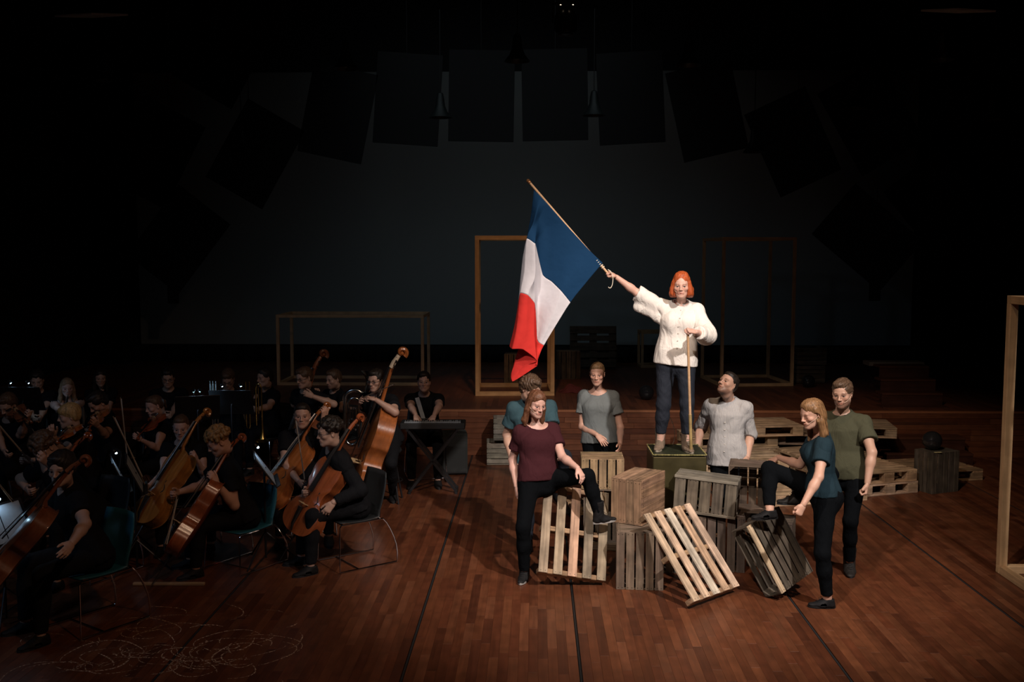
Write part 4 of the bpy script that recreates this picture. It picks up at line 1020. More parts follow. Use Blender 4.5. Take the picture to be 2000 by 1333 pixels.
def make_hair(style, mat, root, c, R, hs, big, seed):
    s = Sdf(); vx = .0045 if big < .012 else .0078
    E = lambda *a, **k: s.ell(*a, **k)
    face = lambda yy=.118, zz=-.028, rx=.060, ry=.075, rz=.088: s.ell((0, yy, zz), (rx, ry, rz), k=.01, sub=True)
    if style in ('short', 'crop', 'fluffy'):
        t = {'crop': .004, 'short': .011, 'fluffy': .020}[style]
        E((0, -.020, .044), (.074 + t, .092 + t, .080 + t * 1.1), k=.01); E((0, -.05, -.005), (.066 + t * .5, .058 + t, .070), k=.03)
        face(.105, -.035, .062, .070, .092)
        for q in (-1, 1): s.ell((q * .085, .012, -.03), (.03, .035, .045), k=.008, sub=True)
        if style == 'fluffy': E((.01, .055, .098), (.055, .04, .022), k=.03); s.noise(.008, 70, seed)
        elif style == 'short': E((.008, .042, .094), (.054, .044, .028), k=.02); s.noise(.0048, 95, seed)
        else: s.noise(.0015, 150, seed)
        s.cut((0, 0, -.075), (0, .3, -1))
    elif style == 'curly':
        g_ = np.random.default_rng(seed); E((0, -.02, .052), (.088, .100, .082), k=.01)
        for i in range(150):
            a, b = g_.random() * 2 * pi, g_.random() ** .7 * 1.75
            p = V(.094 * sin(b) * cos(a), -.02 + .108 * sin(b) * sin(a), .048 + .092 * cos(b))
            if p[1] > .045 and p[2] < .055: continue
            s.ell(p, (.011 + .009 * g_.random(),) * 3, k=.006)
        s.noise(.004, 130, seed); s.ell((0, .120, -.040), (.062, .075, .088), k=.004, sub=True)
    elif style == 'tied':
        E((0, -.019, .043), (.0800, .098, .0875), k=.01); E((0, -.06, .0), (.058, .052, .06), k=.03)
        face(.118, -.046, .062, .070, .094)
        for q in (-1, 1): s.ell((q * .085, .016, -.045), (.028, .034, .046), k=.008, sub=True)
        E((0, -.125, .012), (.030, .028, .032), k=.012); E((0, .028, .088), (.056, .050, .034), k=.02); s.noise(.0018, 120, seed); s.cone((0, -.13, .0), (0, -.135, -.07), .016, .008, .01)
    elif style == 'bun':
        E((0, -.019, .043), (.0800, .098, .0875), k=.01); E((0, -.06, .0), (.058, .052, .055), k=.03)
        face(.118, -.046, .062, .070, .094)
        for q in (-1, 1): s.ell((q * .085, .016, -.045), (.028, .034, .046), k=.008, sub=True)
        E((0, -.10, .085), (.034, .032, .030), k=.010); E((0, .028, .088), (.056, .050, .034), k=.02); s.noise(.002, 120, seed)
    elif style == 'bob':
        E((0, -.014, .046), (.082, .100, .088), k=.01); E((0, -.040, -.015), (.085, .072, .075), k=.03)
        for q in (-1, 1):
            s.cone((q * .068, .018, .030), (q * .082, .014, -.072), .026, .033, .02); s.cone((q * .080, -.03, -.03), (q * .078, -.03, -.085), .034, .038, .02)
        E((0, -.05, -.06), (.07, .045, .05), k=.03)
        s.ell((0, -.01, .108), (.055, .06, .026), k=.03); s.noise(.004, 90, seed, (1, 1, 5)); s.ell((0, .118, -.022), (.0565, .074, .124), k=.004, sub=True); s.cone((0, .02, -.05), (0, .02, -.2), .050, .058, .0, sub=True)
        s.cut((0, 0, -.112), (0, 0, -1))
    elif style in ('long', 'longside'):
        E((0, -.016, .044), (.079, .097, .087), k=.01); E((0, -.05, -.02), (.074, .062, .08), k=.03)
        for q in (-1, 1):
            s.cone((q * .062, .005, .05), (q * .074, -.012, -.05), .024, .030, .02); s.cone((q * .074, -.012, -.05), (q * .085, -.020, -.16), .030, .030, .02)
            if style == 'long': s.cone((q * .085, -.020, -.16), (q * .082, .000, -.205), .028, .012, .02)
            else: s.cone((q * .085, -.020, -.16), (q * .072, .025, -.235), .028, .014, .02)
        s.cone((0, -.07, -.03), (0, -.085, -.19), .062, .050, .03, ax=V(0, 1, 0), fa=.6, fb=.5)
        if style == 'longside':
            for q in (-1, 1): s.ell((q * .088, .030, -.010), (.026, .040, .036), k=.008, sub=True)
        E((0, .02, .07), (.066, .066, .058), k=.02); s.noise(.0028, 100, seed, (1, 1, 5)); s.ell((0 if style == 'long' else .006, .116, -.026), (.0600, .078, .112 if style == 'longside' else .106), k=.004, sub=True); s.cone((0, .005, -.06), (0, -.01, -.25), .048, .062, .0, sub=True)
    elif style == 'bowl':
        E((0, -.014, .044), (.086, .102, .090), k=.01); E((0, -.04, -.008), (.082, .066, .06), k=.03); E((0, .055, .06), (.058, .045, .036), k=.03)
        s.ell((0, .125, -.050), (.064, .080, .082), k=.006, sub=True)
        for q in (-1, 1): s.ell((q * .088, .020, -.045), (.03, .04, .045), k=.008, sub=True)
        s.noise(.004, 90, seed, (1, 1, 4)); s.cut((0, 0, -.06), (0, 0, -1))
    v, f = s.mesh(vx, .01)
    return link('hair', mesh('hair', v, f, True), mat, root, mat4(c, R * hs))
# ============================================================ the seven actors
def FT(px, py, z=0.0): return atZ(px, py, z + .078)
SK_F, SK_M = (.68, .43, .33), (.55, .35, .255)
T_BLACK = cloth('black_denim', (.004, .0048, .006), .95, .35, 14, spec=.04)
T_NAVY = cloth('navy_denim', (.020, .024, .034), .8, .5, 14)
C_WHITE = cloth('white_linen', (.80, .76, .71), .9, .8, 9, heather=.06)
C_BURG = cloth('burgundy_jersey', (.045, .012, .016), .9, .6, 8)
C_GREY = cloth('grey_jersey', (.150, .168, .170), .85, .55, 8)
C_BLUE = cloth('petrol_jersey', (.036, .075, .092), .9, .5, 8)
C_TEAL = cloth('dark_teal_jersey', (.012, .027, .037), .9, .5, 8)
C_GREEN = cloth('olive_jersey', (.056, .056, .034), .9, .6, 8)
C_STRIPE = cloth('striped_linen', (.44, .43, .42), .9, .7, 10, stripes=(24.0, (.30, .31, .34)))
H_RED, H_AUB, H_BLOND, H_DBLOND, H_BRN, H_DARK = hairmat('copper_hair', (.42, .085, .022)), hairmat('auburn_hair', (.13, .055, .028)), hairmat('dark_blond_hair', (.25, .155, .08)), hairmat('honey_hair', (.21, .11, .048)), hairmat('brown_hair', (.085, .050, .030)), hairmat('black_brown_hair', (.018, .013, .010))
L_TAN = plain('worn_suede', (.16, .115, .08), .85, noise=.35, scale=40); L_TANS = plain('pale_sole', (.30, .26, .20), .7)
L_BLK = plain('black_shoe', (.007, .007, .008), .7, bump=.1, spec=.25); L_WSOLE = plain('grey_sole', (.30, .29, .28), .7)
person(dict(id='flag', sex='f', H=1.74, Y=9.50, yaw=0, pel=(1320, 699), neck=(1331, 592), head=(1331, 551, 3, -2), skin=(.74, .47, .37), mic=1, iris=(.10, .14, .16),
    armR=((1245, 573, -1), (1203, 541, -1)), armL=((1380, 655, -1), (1359, 649, -1)), handR=('fist', (-.62, -.45, .45), (.10, -.25, .9)), handL=('fist', (-.95, -.15, .22), (.1, -.6, .75)), shrug=(.03, 0),
    legR=((1296, 790, -1), FT(1289, 863, TZ)), legL=((1342, 788, -1), FT(1341, 866, TZ)), footR=10, footL=-22, hair=('bob', H_RED), shirt=dict(mat=C_WHITE, sleeveR=1.02, hangR=.10, sleeve=1.72, puff=.028, gr=.022, hem=-.07, loose=1.0, neckd=.04, neckr=.07, vee=.09, placket=True, collar=True, amp=.007, freq=19, sr=1.3),
    trousers=dict(mat=T_NAVY, fit=1.0, hem=.23, amp=.004), shoes=dict(kind='boot', mat=L_TAN, sole=L_TANS, lace=L_TANS), label='red-haired woman in a loose white blouse holding the flag up on the trunk', seed=11))
person(dict(id='burg', sex='f', H=1.72, Y=8.68, yaw=-22, pel=(1053, 938), neck=(1047, 826), head=(1048, 781, -26, -12, 3), mic=1, skin=(.70, .44, .36), iris=(.10, .12, .14),
    armR=((1001, 899, 1), (1009, 951, -1)), armL=((1098, 893, -1), (1128, 915, -1)), handR=('relax',), handL=('drape', (.35, -.35, -.75), (.45, -.35, .75)),
    legR=((1022, 1030, -1), FT(1024, 1117)), legL=((1147, 930, -1), atY(1171, 1006, 8.50)), footR=12, footL=(-112, 3), hair=('long', H_AUB), shirt=dict(mat=C_BURG, sleeve=.60, hem=-.01, gr=.016, sr=1.35, neckd=.085, neckr=.108, loose=1.0, amp=.006, freq=24),
    trousers=dict(mat=T_BLACK, fit=.95, hem=.05, top=.16), shoes=dict(kind='boot', mat=L_BLK, sole=L_WSOLE), label='woman in a burgundy t-shirt with one black boot up on a crate', seed=12))
person(dict(id='grey', sex='f', H=1.76, Y=10.6, yaw=8, pel=(1172, 862), neck=(1168, 762), head=(1166, 724, 6, -6), skin=(.62, .38, .285), iris=(.10, .12, .14),
    armR=((1137, 834, -1), (1166, 850, -1)), armL=((1212, 836, 1), (1211, 868, -1)), handR=('flat', (.5, -.35, -.75), (.25, -.9, .15)), handL=('relax',),
    legR=((1155, 950, -1), FT(1152, 1025)), legL=((1192, 950, -1), FT(1192, 1025)), footR=10, footL=-12, hair=('tied', H_BLOND), shirt=dict(mat=C_GREY, sleeve=.55, hem=-.02, gr=.020, sr=1.45, neckd=.072, neckr=.108, loose=1.0, amp=.007, freq=22),
    trousers=dict(mat=T_BLACK, hem=.05), shoes=dict(kind='shoe', mat=L_BLK), label='woman in a grey t-shirt with tied-back hair, hand spread before her', seed=13))
person(dict(id='blue', sex='m', H=1.80, Y=9.62, yaw=-18, pel=(1045, 895), neck=(1038, 782), head=(1036, 755, -42, -18), skin=SK_M, nsg=-1,
    armR=((990, 850, 1), (1000, 898, -1)), armL=((1080, 850, -1), (1092, 880, -1)), handR=('relax',), handL=('relax',),
    legR=((1030, 985, -1), FT(1030, 1060)), legL=((1102, 893, -1), atY(1090, 962, 9.45)), footR=0, footL=-20, hair=('fluffy', H_BRN), shirt=dict(mat=C_BLUE, sleeve=.62, hem=-.08, gr=.018, sr=1.35, neckd=.03, neckr=.075, amp=.006),
    trousers=dict(mat=T_NAVY, hem=.05), shoes=dict(kind='boot', mat=L_BLK), label='brown-haired man in a petrol blue t-shirt half hidden behind the woman in burgundy', seed=14))
person(dict(id='stripe', sex='m', H=1.79, Y=10.1, yaw=10, pel=(1420, 884), neck=(1422, 781), head=(1421, 744, 38, 30, 6), skin=(.60, .38, .28), beard=.6, iris=(.05, .04, .03),
    armR=((1368, 836, 1), (1362, 876, -1)), armL=((1465, 850, 1), (1460, 893, -1)), handR=('relax',), handL=('relax',),
    legR=((1405, 970, -1), FT(1402, 1050)), legL=((1440, 970, -1), FT(1442, 1050)), footR=10, footL=-12, hair=('bun', H_DARK), shirt=dict(mat=C_STRIPE, sleeve=1.16, hem=-.14, gr=.020, sr=1.3, neckd=.035, neckr=.072, vee=.06, placket=True, collar=True, amp=.007, freq=26),
    trousers=dict(mat=T_BLACK, hem=.05), shoes=dict(kind='shoe', mat=L_BLK), label='bearded man in a pale striped shirt looking up at the flag bearer', seed=15))
person(dict(id='green', sex='m', build=.95, H=1.84, Y=8.98, yaw=14, pel=(1652, 926), neck=(1645, 806), head=(1645, 761, 14, -8, -2), skin=(.52, .325, .235), beard=.65, iris=(.08, .10, .11),
    armR=((1600, 880, 1), (1600, 925, 1)), armL=((1703, 884, -1), (1694, 944, -1)), handR=('relax',), handL=('fist', (-.1, -.1, -1), (.9, -.4, .1)),
    legR=((1592, 930, -1), atY(1556, 968, 9.05)), legL=((1661, 1018, -1), FT(1659, 1102)), footR=(75, 0), footL=-5, hair=('short', H_BRN), shirt=dict(mat=C_GREEN, sleeve=.62, hem=-.05, gr=.020, sr=1.4, neckd=.035, neckr=.082, amp=.006, freq=22),
    trousers=dict(mat=T_BLACK, hem=.10, fit=.95), shoes=dict(kind='boot', mat=plain('dark_leather', (.016, .014, .013), .65, spec=.3), sole=M_BLACK), mic=-1, label='bearded man in an olive green t-shirt standing at the right of the group', seed=16))
person(dict(id='teal', sex='f', H=1.72, Y=8.05, yaw=80, pel=(1608, 966), neck=(1600, 846), head=(1583, 800, 52, -14, 0), closed=True, skin=(.62, .38, .28), nsg=-1,
    armL=((1599, 932, -1), (1569, 986, -1)), armR=((1562, 908, 1), (1520, 894, 1)), handL=('fist', (-.45, -.2, -.85), (.2, -.95, 0)), handR=('drape', (-.75, -.2, -.55), (-.55, -.2, .8)), mic=-1,
    legL=((1606, 1080, -1), FT(1616, 1170)), legR=((1502, 916, 1), atY(1503, 997, 8.12)), footL=80, footR=(78, -4), hair=('longside', H_DBLOND), shirt=dict(mat=C_TEAL, sleeve=.58, hem=.01, gr=.018, sr=1.35, neckd=.065, neckr=.10, amp=.006, freq=22),
    trousers=dict(mat=T_BLACK, hem=.10, fit=.95, top=.16), shoes=dict(kind='shoe', mat=L_BLK, sole=L_BLK), label='long-haired woman in a dark teal t-shirt with one knee raised, seen from the side', seed=17))
def gripc(id_, q, c=.085):
    A = INFO[id_]['A'][q]; return A
def hand_center(id_, q, spec_dir, nz_, f=.078, dn=.022):
    a, e, w_ = INFO[id_]['A'][q]; dr = unit(w_ - e); dr = unit(dr * .35 + np.array(spec_dir) * .65); R = frame(dr, nz_)
    return w_ + dr * f - R[:, 2] * dn
INFO['flag']['gripR'] = hand_center('flag', 'R', (-.62, -.45, .45), (.10, -.25, .9))
INFO['flag']['gripL'] = hand_center('flag', 'L', (-.95, -.15, .22), (.1, -.6, .75))
for k_, v_ in INFO.items():
    nr = lambda a, b: round(float(np.linalg.norm(a - b)), 2)
    print('PERSON', k_, 'arms', {q: (nr(v_['A'][q][0], v_['A'][q][1]), nr(v_['A'][q][1], v_['A'][q][2]), np.round(v_['A'][q][2], 2).tolist()) for q in v_['A']}, 'legs', {q: (nr(v_['L'][q][0], v_['L'][q][1]), nr(v_['L'][q][1], v_['L'][q][2]), np.round(v_['L'][q][1], 2).tolist(), np.round(v_['L'][q][2], 2).tolist()) for q in v_['L']}, 'neck', np.round(v_['nk'], 2).tolist(), 'pel', np.round(v_['pel'], 2).tolist())
# ============================================================ flag
Yf = INFO['flag']['gripR'][1] - .10                                    # depth of the banner
GR = INFO['flag']['gripR']; GY = GR[1]
pole_top = atY(1033, 355, GY + .15); pole_grip = GR
M_POLE = wood('pole_wood', 1, source='base', base=(.66, .42, .24), grain=.15, dirt=.1, rough=.5)
fl = empty('flag', pole_grip)
pd = unit(pole_grip - pole_top); LP = np.linalg.norm(pole_grip - pole_top)
a = pole_top - pole_grip; Rp = frame(-pd, (0, -1, 0))
pm = MB().tube([V(0, -.05, 0), V(0, LP - .02, 0)], .0115, 12); pm.build('pole', M_POLE, fl, mat4((0, 0, 0), Rp), smooth=True)
MB().lathe([(0, 0), (.014, .0), (.018, .01), (.015, .02), (.02, .03), (.012, .045), (0, .05)], 12, c=(0, LP - .02, 0), R=np.stack([V(1, 0, 0), V(0, 0, -1), V(0, 1, 0)], 1)).build('finial', plain('bronze', (.35, .18, .08), .35, .6), fl, mat4((0, 0, 0), Rp), smooth=True)
# cloth: columns across the flag (s: 0 at hoist .. 1 at fly), rows along the hoist (t: 0 top .. 1 bottom)
import itertools
def bez(pts, t):
    pts = np.array(pts, float); n = len(pts) - 1; x = t * n; i = min(int(x), n - 1); f = x - i
    p0 = pts[max(i - 1, 0)]; p1 = pts[i]; p2 = pts[i + 1]; p3 = pts[min(i + 2, n)]
    return .5 * ((2 * p1) + (-p0 + p2) * f + (2 * p0 - 5 * p1 + 4 * p2 - p3) * f * f + (-p0 + 3 * p1 - 3 * p2 + p3) * f ** 3)
# image-space control of the visible sheet, five guide lines from the hoist (t) to the fly; each point (px,py,dY)
G_ = [  # t=0 (along the top edge, folded behind at the left) ... t=1 (bottom corner edge)
    [(1043, 368, .00), (1037, 420, .06), (1029, 465, .09), (1022, 520, .12), (1016, 574, .13), (1008, 625, .13), (997, 668, .13)],
    [(1049, 376, .00), (1040, 430, .00), (1024, 487, .03), (1018, 530, .04), (1012, 592, .05), (1004, 640, .05), (995, 677, .05)],
    [(1056, 384, -.01), (1044, 430, -.05), (1029, 466, -.06), (1024, 530, -.06), (1016, 573, -.06), (1009, 640, -.07), (1000, 682, -.06)],
    [(1068, 397, -.01), (1052, 430, .03), (1045, 476, -.10), (1045, 540, -.10), (1031, 577, -.10), (1028, 640, -.09), (1022, 683, -.08)],
    [(1083, 414, .00), (1064, 450, .06), (1046, 477, .02), (1044, 535, .01), (1044, 592, -.03), (1044, 650, -.03), (1049, 706, -.04)],
    [(1106, 440, .00), (1080, 480, .05), (1060, 537, .10), (1052, 570, .10), (1046, 605, .08), (1020, 660, .10), (1000, 725, .10)],
    [(1128, 464, .00), (1100, 500, .02), (1078, 551, .05), (1062, 600, .05), (1049, 664, .04), (1030, 700, .05), (1001, 746, .06)],
    [(1151, 489, .00), (1124, 530, -.02), (1097, 570, -.02), (1078, 620, -.02), (1056, 672, .0), (1050, 690, -.03), (1048, 716, -.05)],
    [(1177, 514, .00), (1145, 552, -.01), (1114, 591, -.02), (1088, 632, -.02), (1062, 675, .0), (1055, 690, -.02), (1047, 712, -.04)],
]
hoist = []
NS, NT = 120, 120
cols_ = [[bez(np.array(g), s / NS) for s in range(NS + 1)] for g in G_]
vs = []; cc = []
NAVY, WHT, REDC = (.010, .052, .135), (.80, .79, .84), (.76, .05, .042)
for i in range(NT + 1):
    for s in range(NS + 1):
        pts_ = [c[s] for c in cols_]; u_ = i / NT * 8; j_ = min(int(u_), 7); p = .45 * bez(pts_, i / NT) + .55 * (pts_[j_] * (1 - u_ + j_) + pts_[j_ + 1] * (u_ - j_))
        px, py, dy = p
        # hoist edge follows the pole's depth
        f = s / NS; k = i / NT
        Yh = GY + .15 - .15 * k
        Y = Yh * (1 - min(1, f * 3)) + (Yf + .1) * min(1, f * 3) + dy + .012 * sin(26 * k + 4 * f) * f
        q = atY(px, py, Y)
        vs.append(q - pole_grip); sn = .333 if True else 0
        cc.append(NAVY if f < .3333 else (WHT if f < .6667 else REDC))
fs = [(i * (NS + 1) + s, i * (NS + 1) + s + 1, (i + 1) * (NS + 1) + s + 1, (i + 1) * (NS + 1) + s) for i in range(NT) for s in range(NS)]
fm, nt, b = new_mat('flag_cloth'); L = nt.links.new
at = N(nt, 'ShaderNodeVertexColor', layer_name='Col'); L(at.outputs[0], b.inputs['Base Color']); b.inputs['Roughness'].default_value = .85; b.inputs['Specular IOR Level'].default_value = .15
b.inputs['Subsurface Weight'].default_value = 0
nz = N(nt, 'ShaderNodeTexNoise'); nz.inputs['Scale'].default_value = 9; tc = N(nt, 'ShaderNodeTexCoord'); L(tc.outputs['Object'], nz.inputs['Vector'])
bp = N(nt, 'ShaderNodeBump'); bp.inputs['Strength'].default_value = .3; bp.inputs['Distance'].default_value = .03; L(nz.outputs[0], bp.inputs['Height']); L(bp.outputs[0], b.inputs['Normal'])
tl = N(nt, 'ShaderNodeBsdfTranslucent'); L(at.outputs[0], tl.inputs[0]); ms = N(nt, 'ShaderNodeMixShader'); ms.inputs[0].default_value = .25
out = nt.nodes['Material Output']; L(b.outputs[0], ms.inputs[1]); L(tl.outputs[0], ms.inputs[2]); L(ms.outputs[0], out.inputs[0])
for nm, s0, s1, lb in (('blue_band', 0, 40, 'dark blue band'), ('white_band', 40, 80, 'white band'), ('red_band', 80, 120, 'red band')):
    base = np.array(vs).reshape(NT + 1, NS + 1, 3)[:, s0:s1 + 1]; m_ = s1 - s0 + 1
    v2 = base.reshape(-1, 3); f2 = [(i * m_ + s, i * m_ + s + 1, (i + 1) * m_ + s + 1, (i + 1) * m_ + s) for i in range(NT) for s in range(m_ - 1)]
    o = link(nm, mesh(nm, v2, np.array(f2), True, colors=np.tile([NAVY, WHT, REDC][s0 // 40], (len(v2), 1))), fm, fl)
    o['label'] = lb; so = o.modifiers.new('s', 'SOLIDIFY'); so.thickness = .0015
M_CORD = plain('cream_cord', (.75, .68, .55), .8)
mb = MB()
for k in range(5): 
    y = .05 + .022 * k + .03
    mb.tube([V(.0145 * cos(t), y + .004 * t / 6, .0145 * sin(t)) for t in np.linspace(0, 2 * pi, 12)], .0045, 6)
mb.build('binding', M_CORD, fl, mat4((0, 0, 0), Rp), smooth=True)
cp = [atY(x, y, GY - .05) - pole_grip for x, y in ((1187, 527), (1193, 531), (1197, 542), (1196, 556), (1192, 563), (1188, 561))]
MB().tube([bez(cp, t) for t in np.linspace(0, 1, 24)], .0036, 7).build('cord', M_CORD, fl, smooth=True)
tag(fl, 'large blue, white and red flag hanging from a slanted wooden pole held high', 'flag')
# the staff under her left hand
s0 = INFO['flag']['gripL']; s0 = s0 + V(0, 0, .035); s1 = atZ(1350, 886, TZ); s1 = V(s1[0], s1[1], TZ)
sf = empty('staff', s1); ax = s0 - s1
MB().tube([V(0, 0, 0) + ax * t for t in (0, .1, .5, 1.0)], [.0125, .0125, .0125, .012], 12).build('shaft', M_POLE, sf, smooth=True)
MB().tube([ax * .002, ax * .32], .015, 12).build('sleeve', wood('sleeve_wood', 1, source='base', base=(.50, .36, .15), grain=.1), sf, smooth=True)
tag(sf, 'upright pale wooden staff standing on the trunk under the flag bearer\'s hand', 'staff')
# ============================================================ the orchestra
M_VARN = wood('varnish', 1, source='object', grain=.25, dirt=.2, rough=.28, spec=.5, coat=.6)
M_EBONY = plain('ebony', (.012, .010, .010), .3)
M_STRING = plain('string', (.5, .5, .5), .3, 1.0)
M_GLASSW = plain('paper_white', (.30, .34, .38), .8)
HALF = [(0, 0), (.06, .001), (.13, .008), (.21, .04), (.27, .10), (.293, .18), (.280, .26), (.245, .325), (.232, .345), (.250, .362), (.246, .372), (.205, .385), (.168, .43), (.153, .49), (.160, .55), (.190, .600), (.222, .622), (.224, .632), (.203, .650), (.205, .70), (.226, .77), (.225, .85), (.190, .925), (.125, .972), (.06, .992), (.028, 1.0), (0, 1.0)]
def outline(nn=96, bass=False):
    pts = np.array(HALF)
    if bass: pts = np.array([(x * (1.0 if y < .7 else 1 - .9 * ((y - .7) / .3) ** 1.8 * .75), y) for x, y in HALF])
    seg = np.concatenate([[0], np.cumsum(np.linalg.norm(np.diff(pts, axis=0), axis=1))]); t = np.linspace(0, seg[-1], nn // 2 + 1)
    x = np.interp(t, seg, pts[:, 0]); y = np.interp(t, seg, pts[:, 1])
    for _ in range(2): x[1:-1] = .25 * x[:-2] + .5 * x[1:-1] + .25 * x[2:]; y[1:-1] = .25 * y[:-2] + .5 * y[1:-1] + .25 * y[2:]
    return np.concatenate([np.stack([x, y], 1), np.stack([-x[1:-1][::-1], y[1:-1][::-1]], 1)])
PARTS = {}
def instrument_meshes(kind):
    if kind in PARTS: return PARTS[kind]
    L_, rib, neck, wk = {'cello': (.755, .115, .285, 1.0), 'bass': (1.10, .20, .46, 1.03), 'violin': (.357, .033, .135, .98)}[kind]
    O_ = outline(bass=kind == 'bass') * V(L_ * wk, L_); n = len(O_); ctr = V(0, .46 * L_); arch = L_ * .030
    vs, fs = [], []; rings = [1.0, .985, .93, .82, .62, .36, .12]
    for sgn in (1, -1):
        b0 = len(vs)
        for r in rings:
            for p in O_:
                q = ctr + (p - ctr) * r * (1.0 if r < 1 else 1.012); h = arch * (1 - r ** 2.2) + (0 if r < 1 else -.0)
                vs.append((q[0], q[1], sgn * (rib / 2 + h)))
        for k in range(len(rings) - 1):
            for i in range(n):
                a, b = b0 + k * n + i, b0 + k * n + (i + 1) % n; f = (a, b, b + n, a + n); fs.append(f if sgn > 0 else f[::-1])
        fs.append(tuple(b0 + (len(rings) - 1) * n + i for i in range(n))[::1 if sgn > 0 else -1])
    # edge lip and ribs
    b0 = len(vs)
    for z in (rib / 2 - L_ * .006, -rib / 2 + L_ * .006):
        for p in O_: q = ctr + (p - ctr) * 1.012; vs.append((q[0], q[1], z))
    for z in (rib / 2 - L_ * .006, -rib / 2 + L_ * .006):
        for p in O_: q = ctr + (p - ctr) * .975; vs.append((q[0], q[1], z))
    for i in range(n):
        j = (i + 1) % n
        fs += [(i, b0 + i, b0 + j, j), (b0 + i, b0 + 2 * n + i, b0 + 2 * n + j, b0 + j), (b0 + 2 * n + i, b0 + 3 * n + i, b0 + 3 * n + j, b0 + 2 * n + j), (b0 + 3 * n + i, b0 + n + i, b0 + n + j, b0 + 3 * n + j), (b0 + n + i, len(rings) * n + i, len(rings) * n + j, b0 + n + j)]
    out = {}
    def reg(nm, mb_or, mat, smooth=True, part=1):
        me = mb_or.me(nm, smooth) if isinstance(mb_or, MB) else mb_or; me.materials.append(mat)
        if smooth: me.set_sharp_from_angle(angle=RD(42))
        out.setdefault(nm, []).append(me)
    bmx = mesh('body', vs, fs, True); bm = bmesh.new(); bm.from_mesh(bmx); bmesh.ops.recalc_face_normals(bm, faces=bm.faces); bm.to_mesh(bmx); bm.free(); bmx.polygons.foreach_set('use_smooth', np.ones(len(bmx.polygons), bool)); reg('body', bmx, M_VARN)
    top = rib / 2 + arch; s = L_ / .755
    for q in (-1, 1):
        pts = [V(q * (.082 - .018 * cos(2.2 * t) * 0 + .022 * sin(t * pi * 2 - 0.3) * .6 + .012 * (1 - t) * 1), .30 + .125 * t, 0) * s for t in np.linspace(0, 1, 14)]
        pts = [V(p[0] * 1.0, p[1], top * .80 + .0035 * s + .10 * arch * 0 + arch * (.16 - abs(p[0]) / L_ * .9)) for p in pts]
        f_ = MB().tube(pts, [.0045 * s if 2 < i < 11 else .008 * s for i in range(14)], 6); reg('f_hole', f_, M_BLACK)
    nt_ = L_ + neck; ang = .075
    reg('neck', MB().tube([V(0, L_ - .01 * s, top * .55), V(0, L_ + .03 * s, top * .82), V(0, nt_ - .02 * s, top * 1.0 - .0), V(0, nt_ + .01 * s, top * .97)], [.022 * s, .0155 * s, .0135 * s, .014 * s], 10), M_VARN)
    fb = MB(); a, b = V(0, .50 * L_ + .02, top + .040 * s), V(0, nt_, top + .018 * s); n_ = 8
    for i in range(n_):
        p, q = a + (b - a) * i / n_, a + (b - a) * (i + 1) / n_; fb.bar(p, q, (.058 - .026 * (i + .5) / n_) * s, .010 * s)
    reg('fingerboard', fb, M_EBONY, False)
    reg('tailpiece', MB().tube([V(0, .01, rib / 2 + .012 * s), V(0, .07 * s, top + .022 * s), V(0, .235 * s, top + .036 * s)], [.006 * s, .014 * s, .024 * s], 8), M_EBONY)
    br = MB(); by = .36 * L_ 
    for x, w_ in ((-.030, .016), (.030, .016)): br.box((x * s, by, top + .012 * s), (w_ * s, .006 * s, .030 * s))
    br.box((0, by, top + .040 * s), (.078 * s, .006 * s, .030 * s)).box((0, by, top + .060 * s), (.064 * s, .005 * s, .016 * s)); reg('bridge', br, wood('bridge_' + kind, 0, source='base', base=(.55, .38, .2), grain=.1), False)
    st_ = MB()
    for k in range(4):
        x = (k - 1.5) * .016 * s; x2 = (k - 1.5) * .0065 * s
        st_.tube([V(x * .7, .23 * s, top + .045 * s), V(x, by, top + .068 * s), V(x2, nt_, top + .026 * s)], .0011 * max(s, .6), 4)
    reg('strings', st_, M_STRING)
    # pegbox and scroll
    pb = MB().tube([V(0, nt_, top + .004 * s), V(0, nt_ + .05 * s, top - .004 * s), V(0, nt_ + .11 * s, top - .020 * s)], [.019 * s, .020 * s, .016 * s], 8); reg('pegbox', pb, M_VARN)
    sc = MB(); c = V(0, nt_ + .138 * s, top - .034 * s); pts = []; rs = []
    for i in range(30):
        t = i / 29; a_ = -2.2 + t * 3.9 * pi / 1.6; r_ = (.034 * (1 - t) ** .9 + .004) * s; pts.append(c + V(0, -cos(a_) * r_ * -1, sin(a_) * r_)); rs.append((.014 * (1 - t) + .0065) * s)
    vv = MB().tube(pts, rs, 8); vv.v = [(x * 1.5 + 0, y, z) for x, y, z in vv.v]; vv.lathe([(0, -.024 * s), (.011 * s, -.022 * s), (.011 * s, .022 * s), (0, .024 * s)], 10, c=c, R=np.stack([V(0, 1, 0), V(0, 0, 1), V(1, 0, 0)], 1)); reg('scroll', vv, M_VARN)
    for k in range(4):
        q = -1 if k % 2 else 1; y = nt_ + (.025 + .022 * k) * s
        reg('peg', MB().tube([V(-q * .015 * s, y, top - .008 * s), V(q * .045 * s, y, top - .008 * s)], [.004 * s, .0055 * s], 6).lathe([(0, -.012 * s), (.011 * s, -.006 * s), (.013 * s, .004 * s), (0, .014 * s)], 8, c=(q * .055 * s, y, top - .008 * s), R=np.stack([V(0, 0, .5), V(0, 1, 0), V(1, 0, 0)], 1)), M_EBONY)
    if kind != 'violin': reg('endpin', MB().tube([V(0, .01, 0), V(0, -.02, 0), V(0, -.05, 0), V(0, -.28 * (1 if kind == 'cello' else .7), 0)], [.014, .012, .005, .0035], 7), M_STEEL)
    else: reg('chin_rest', MB().lathe([(0, 0), (.03, .002), (.034, .008), (.028, .006), (0, .003)], 14, c=(.05, .02, rib / 2 + .012)), M_EBONY)
    PARTS[kind] = (out, nt_ + .15 * s); return PARTS[kind]
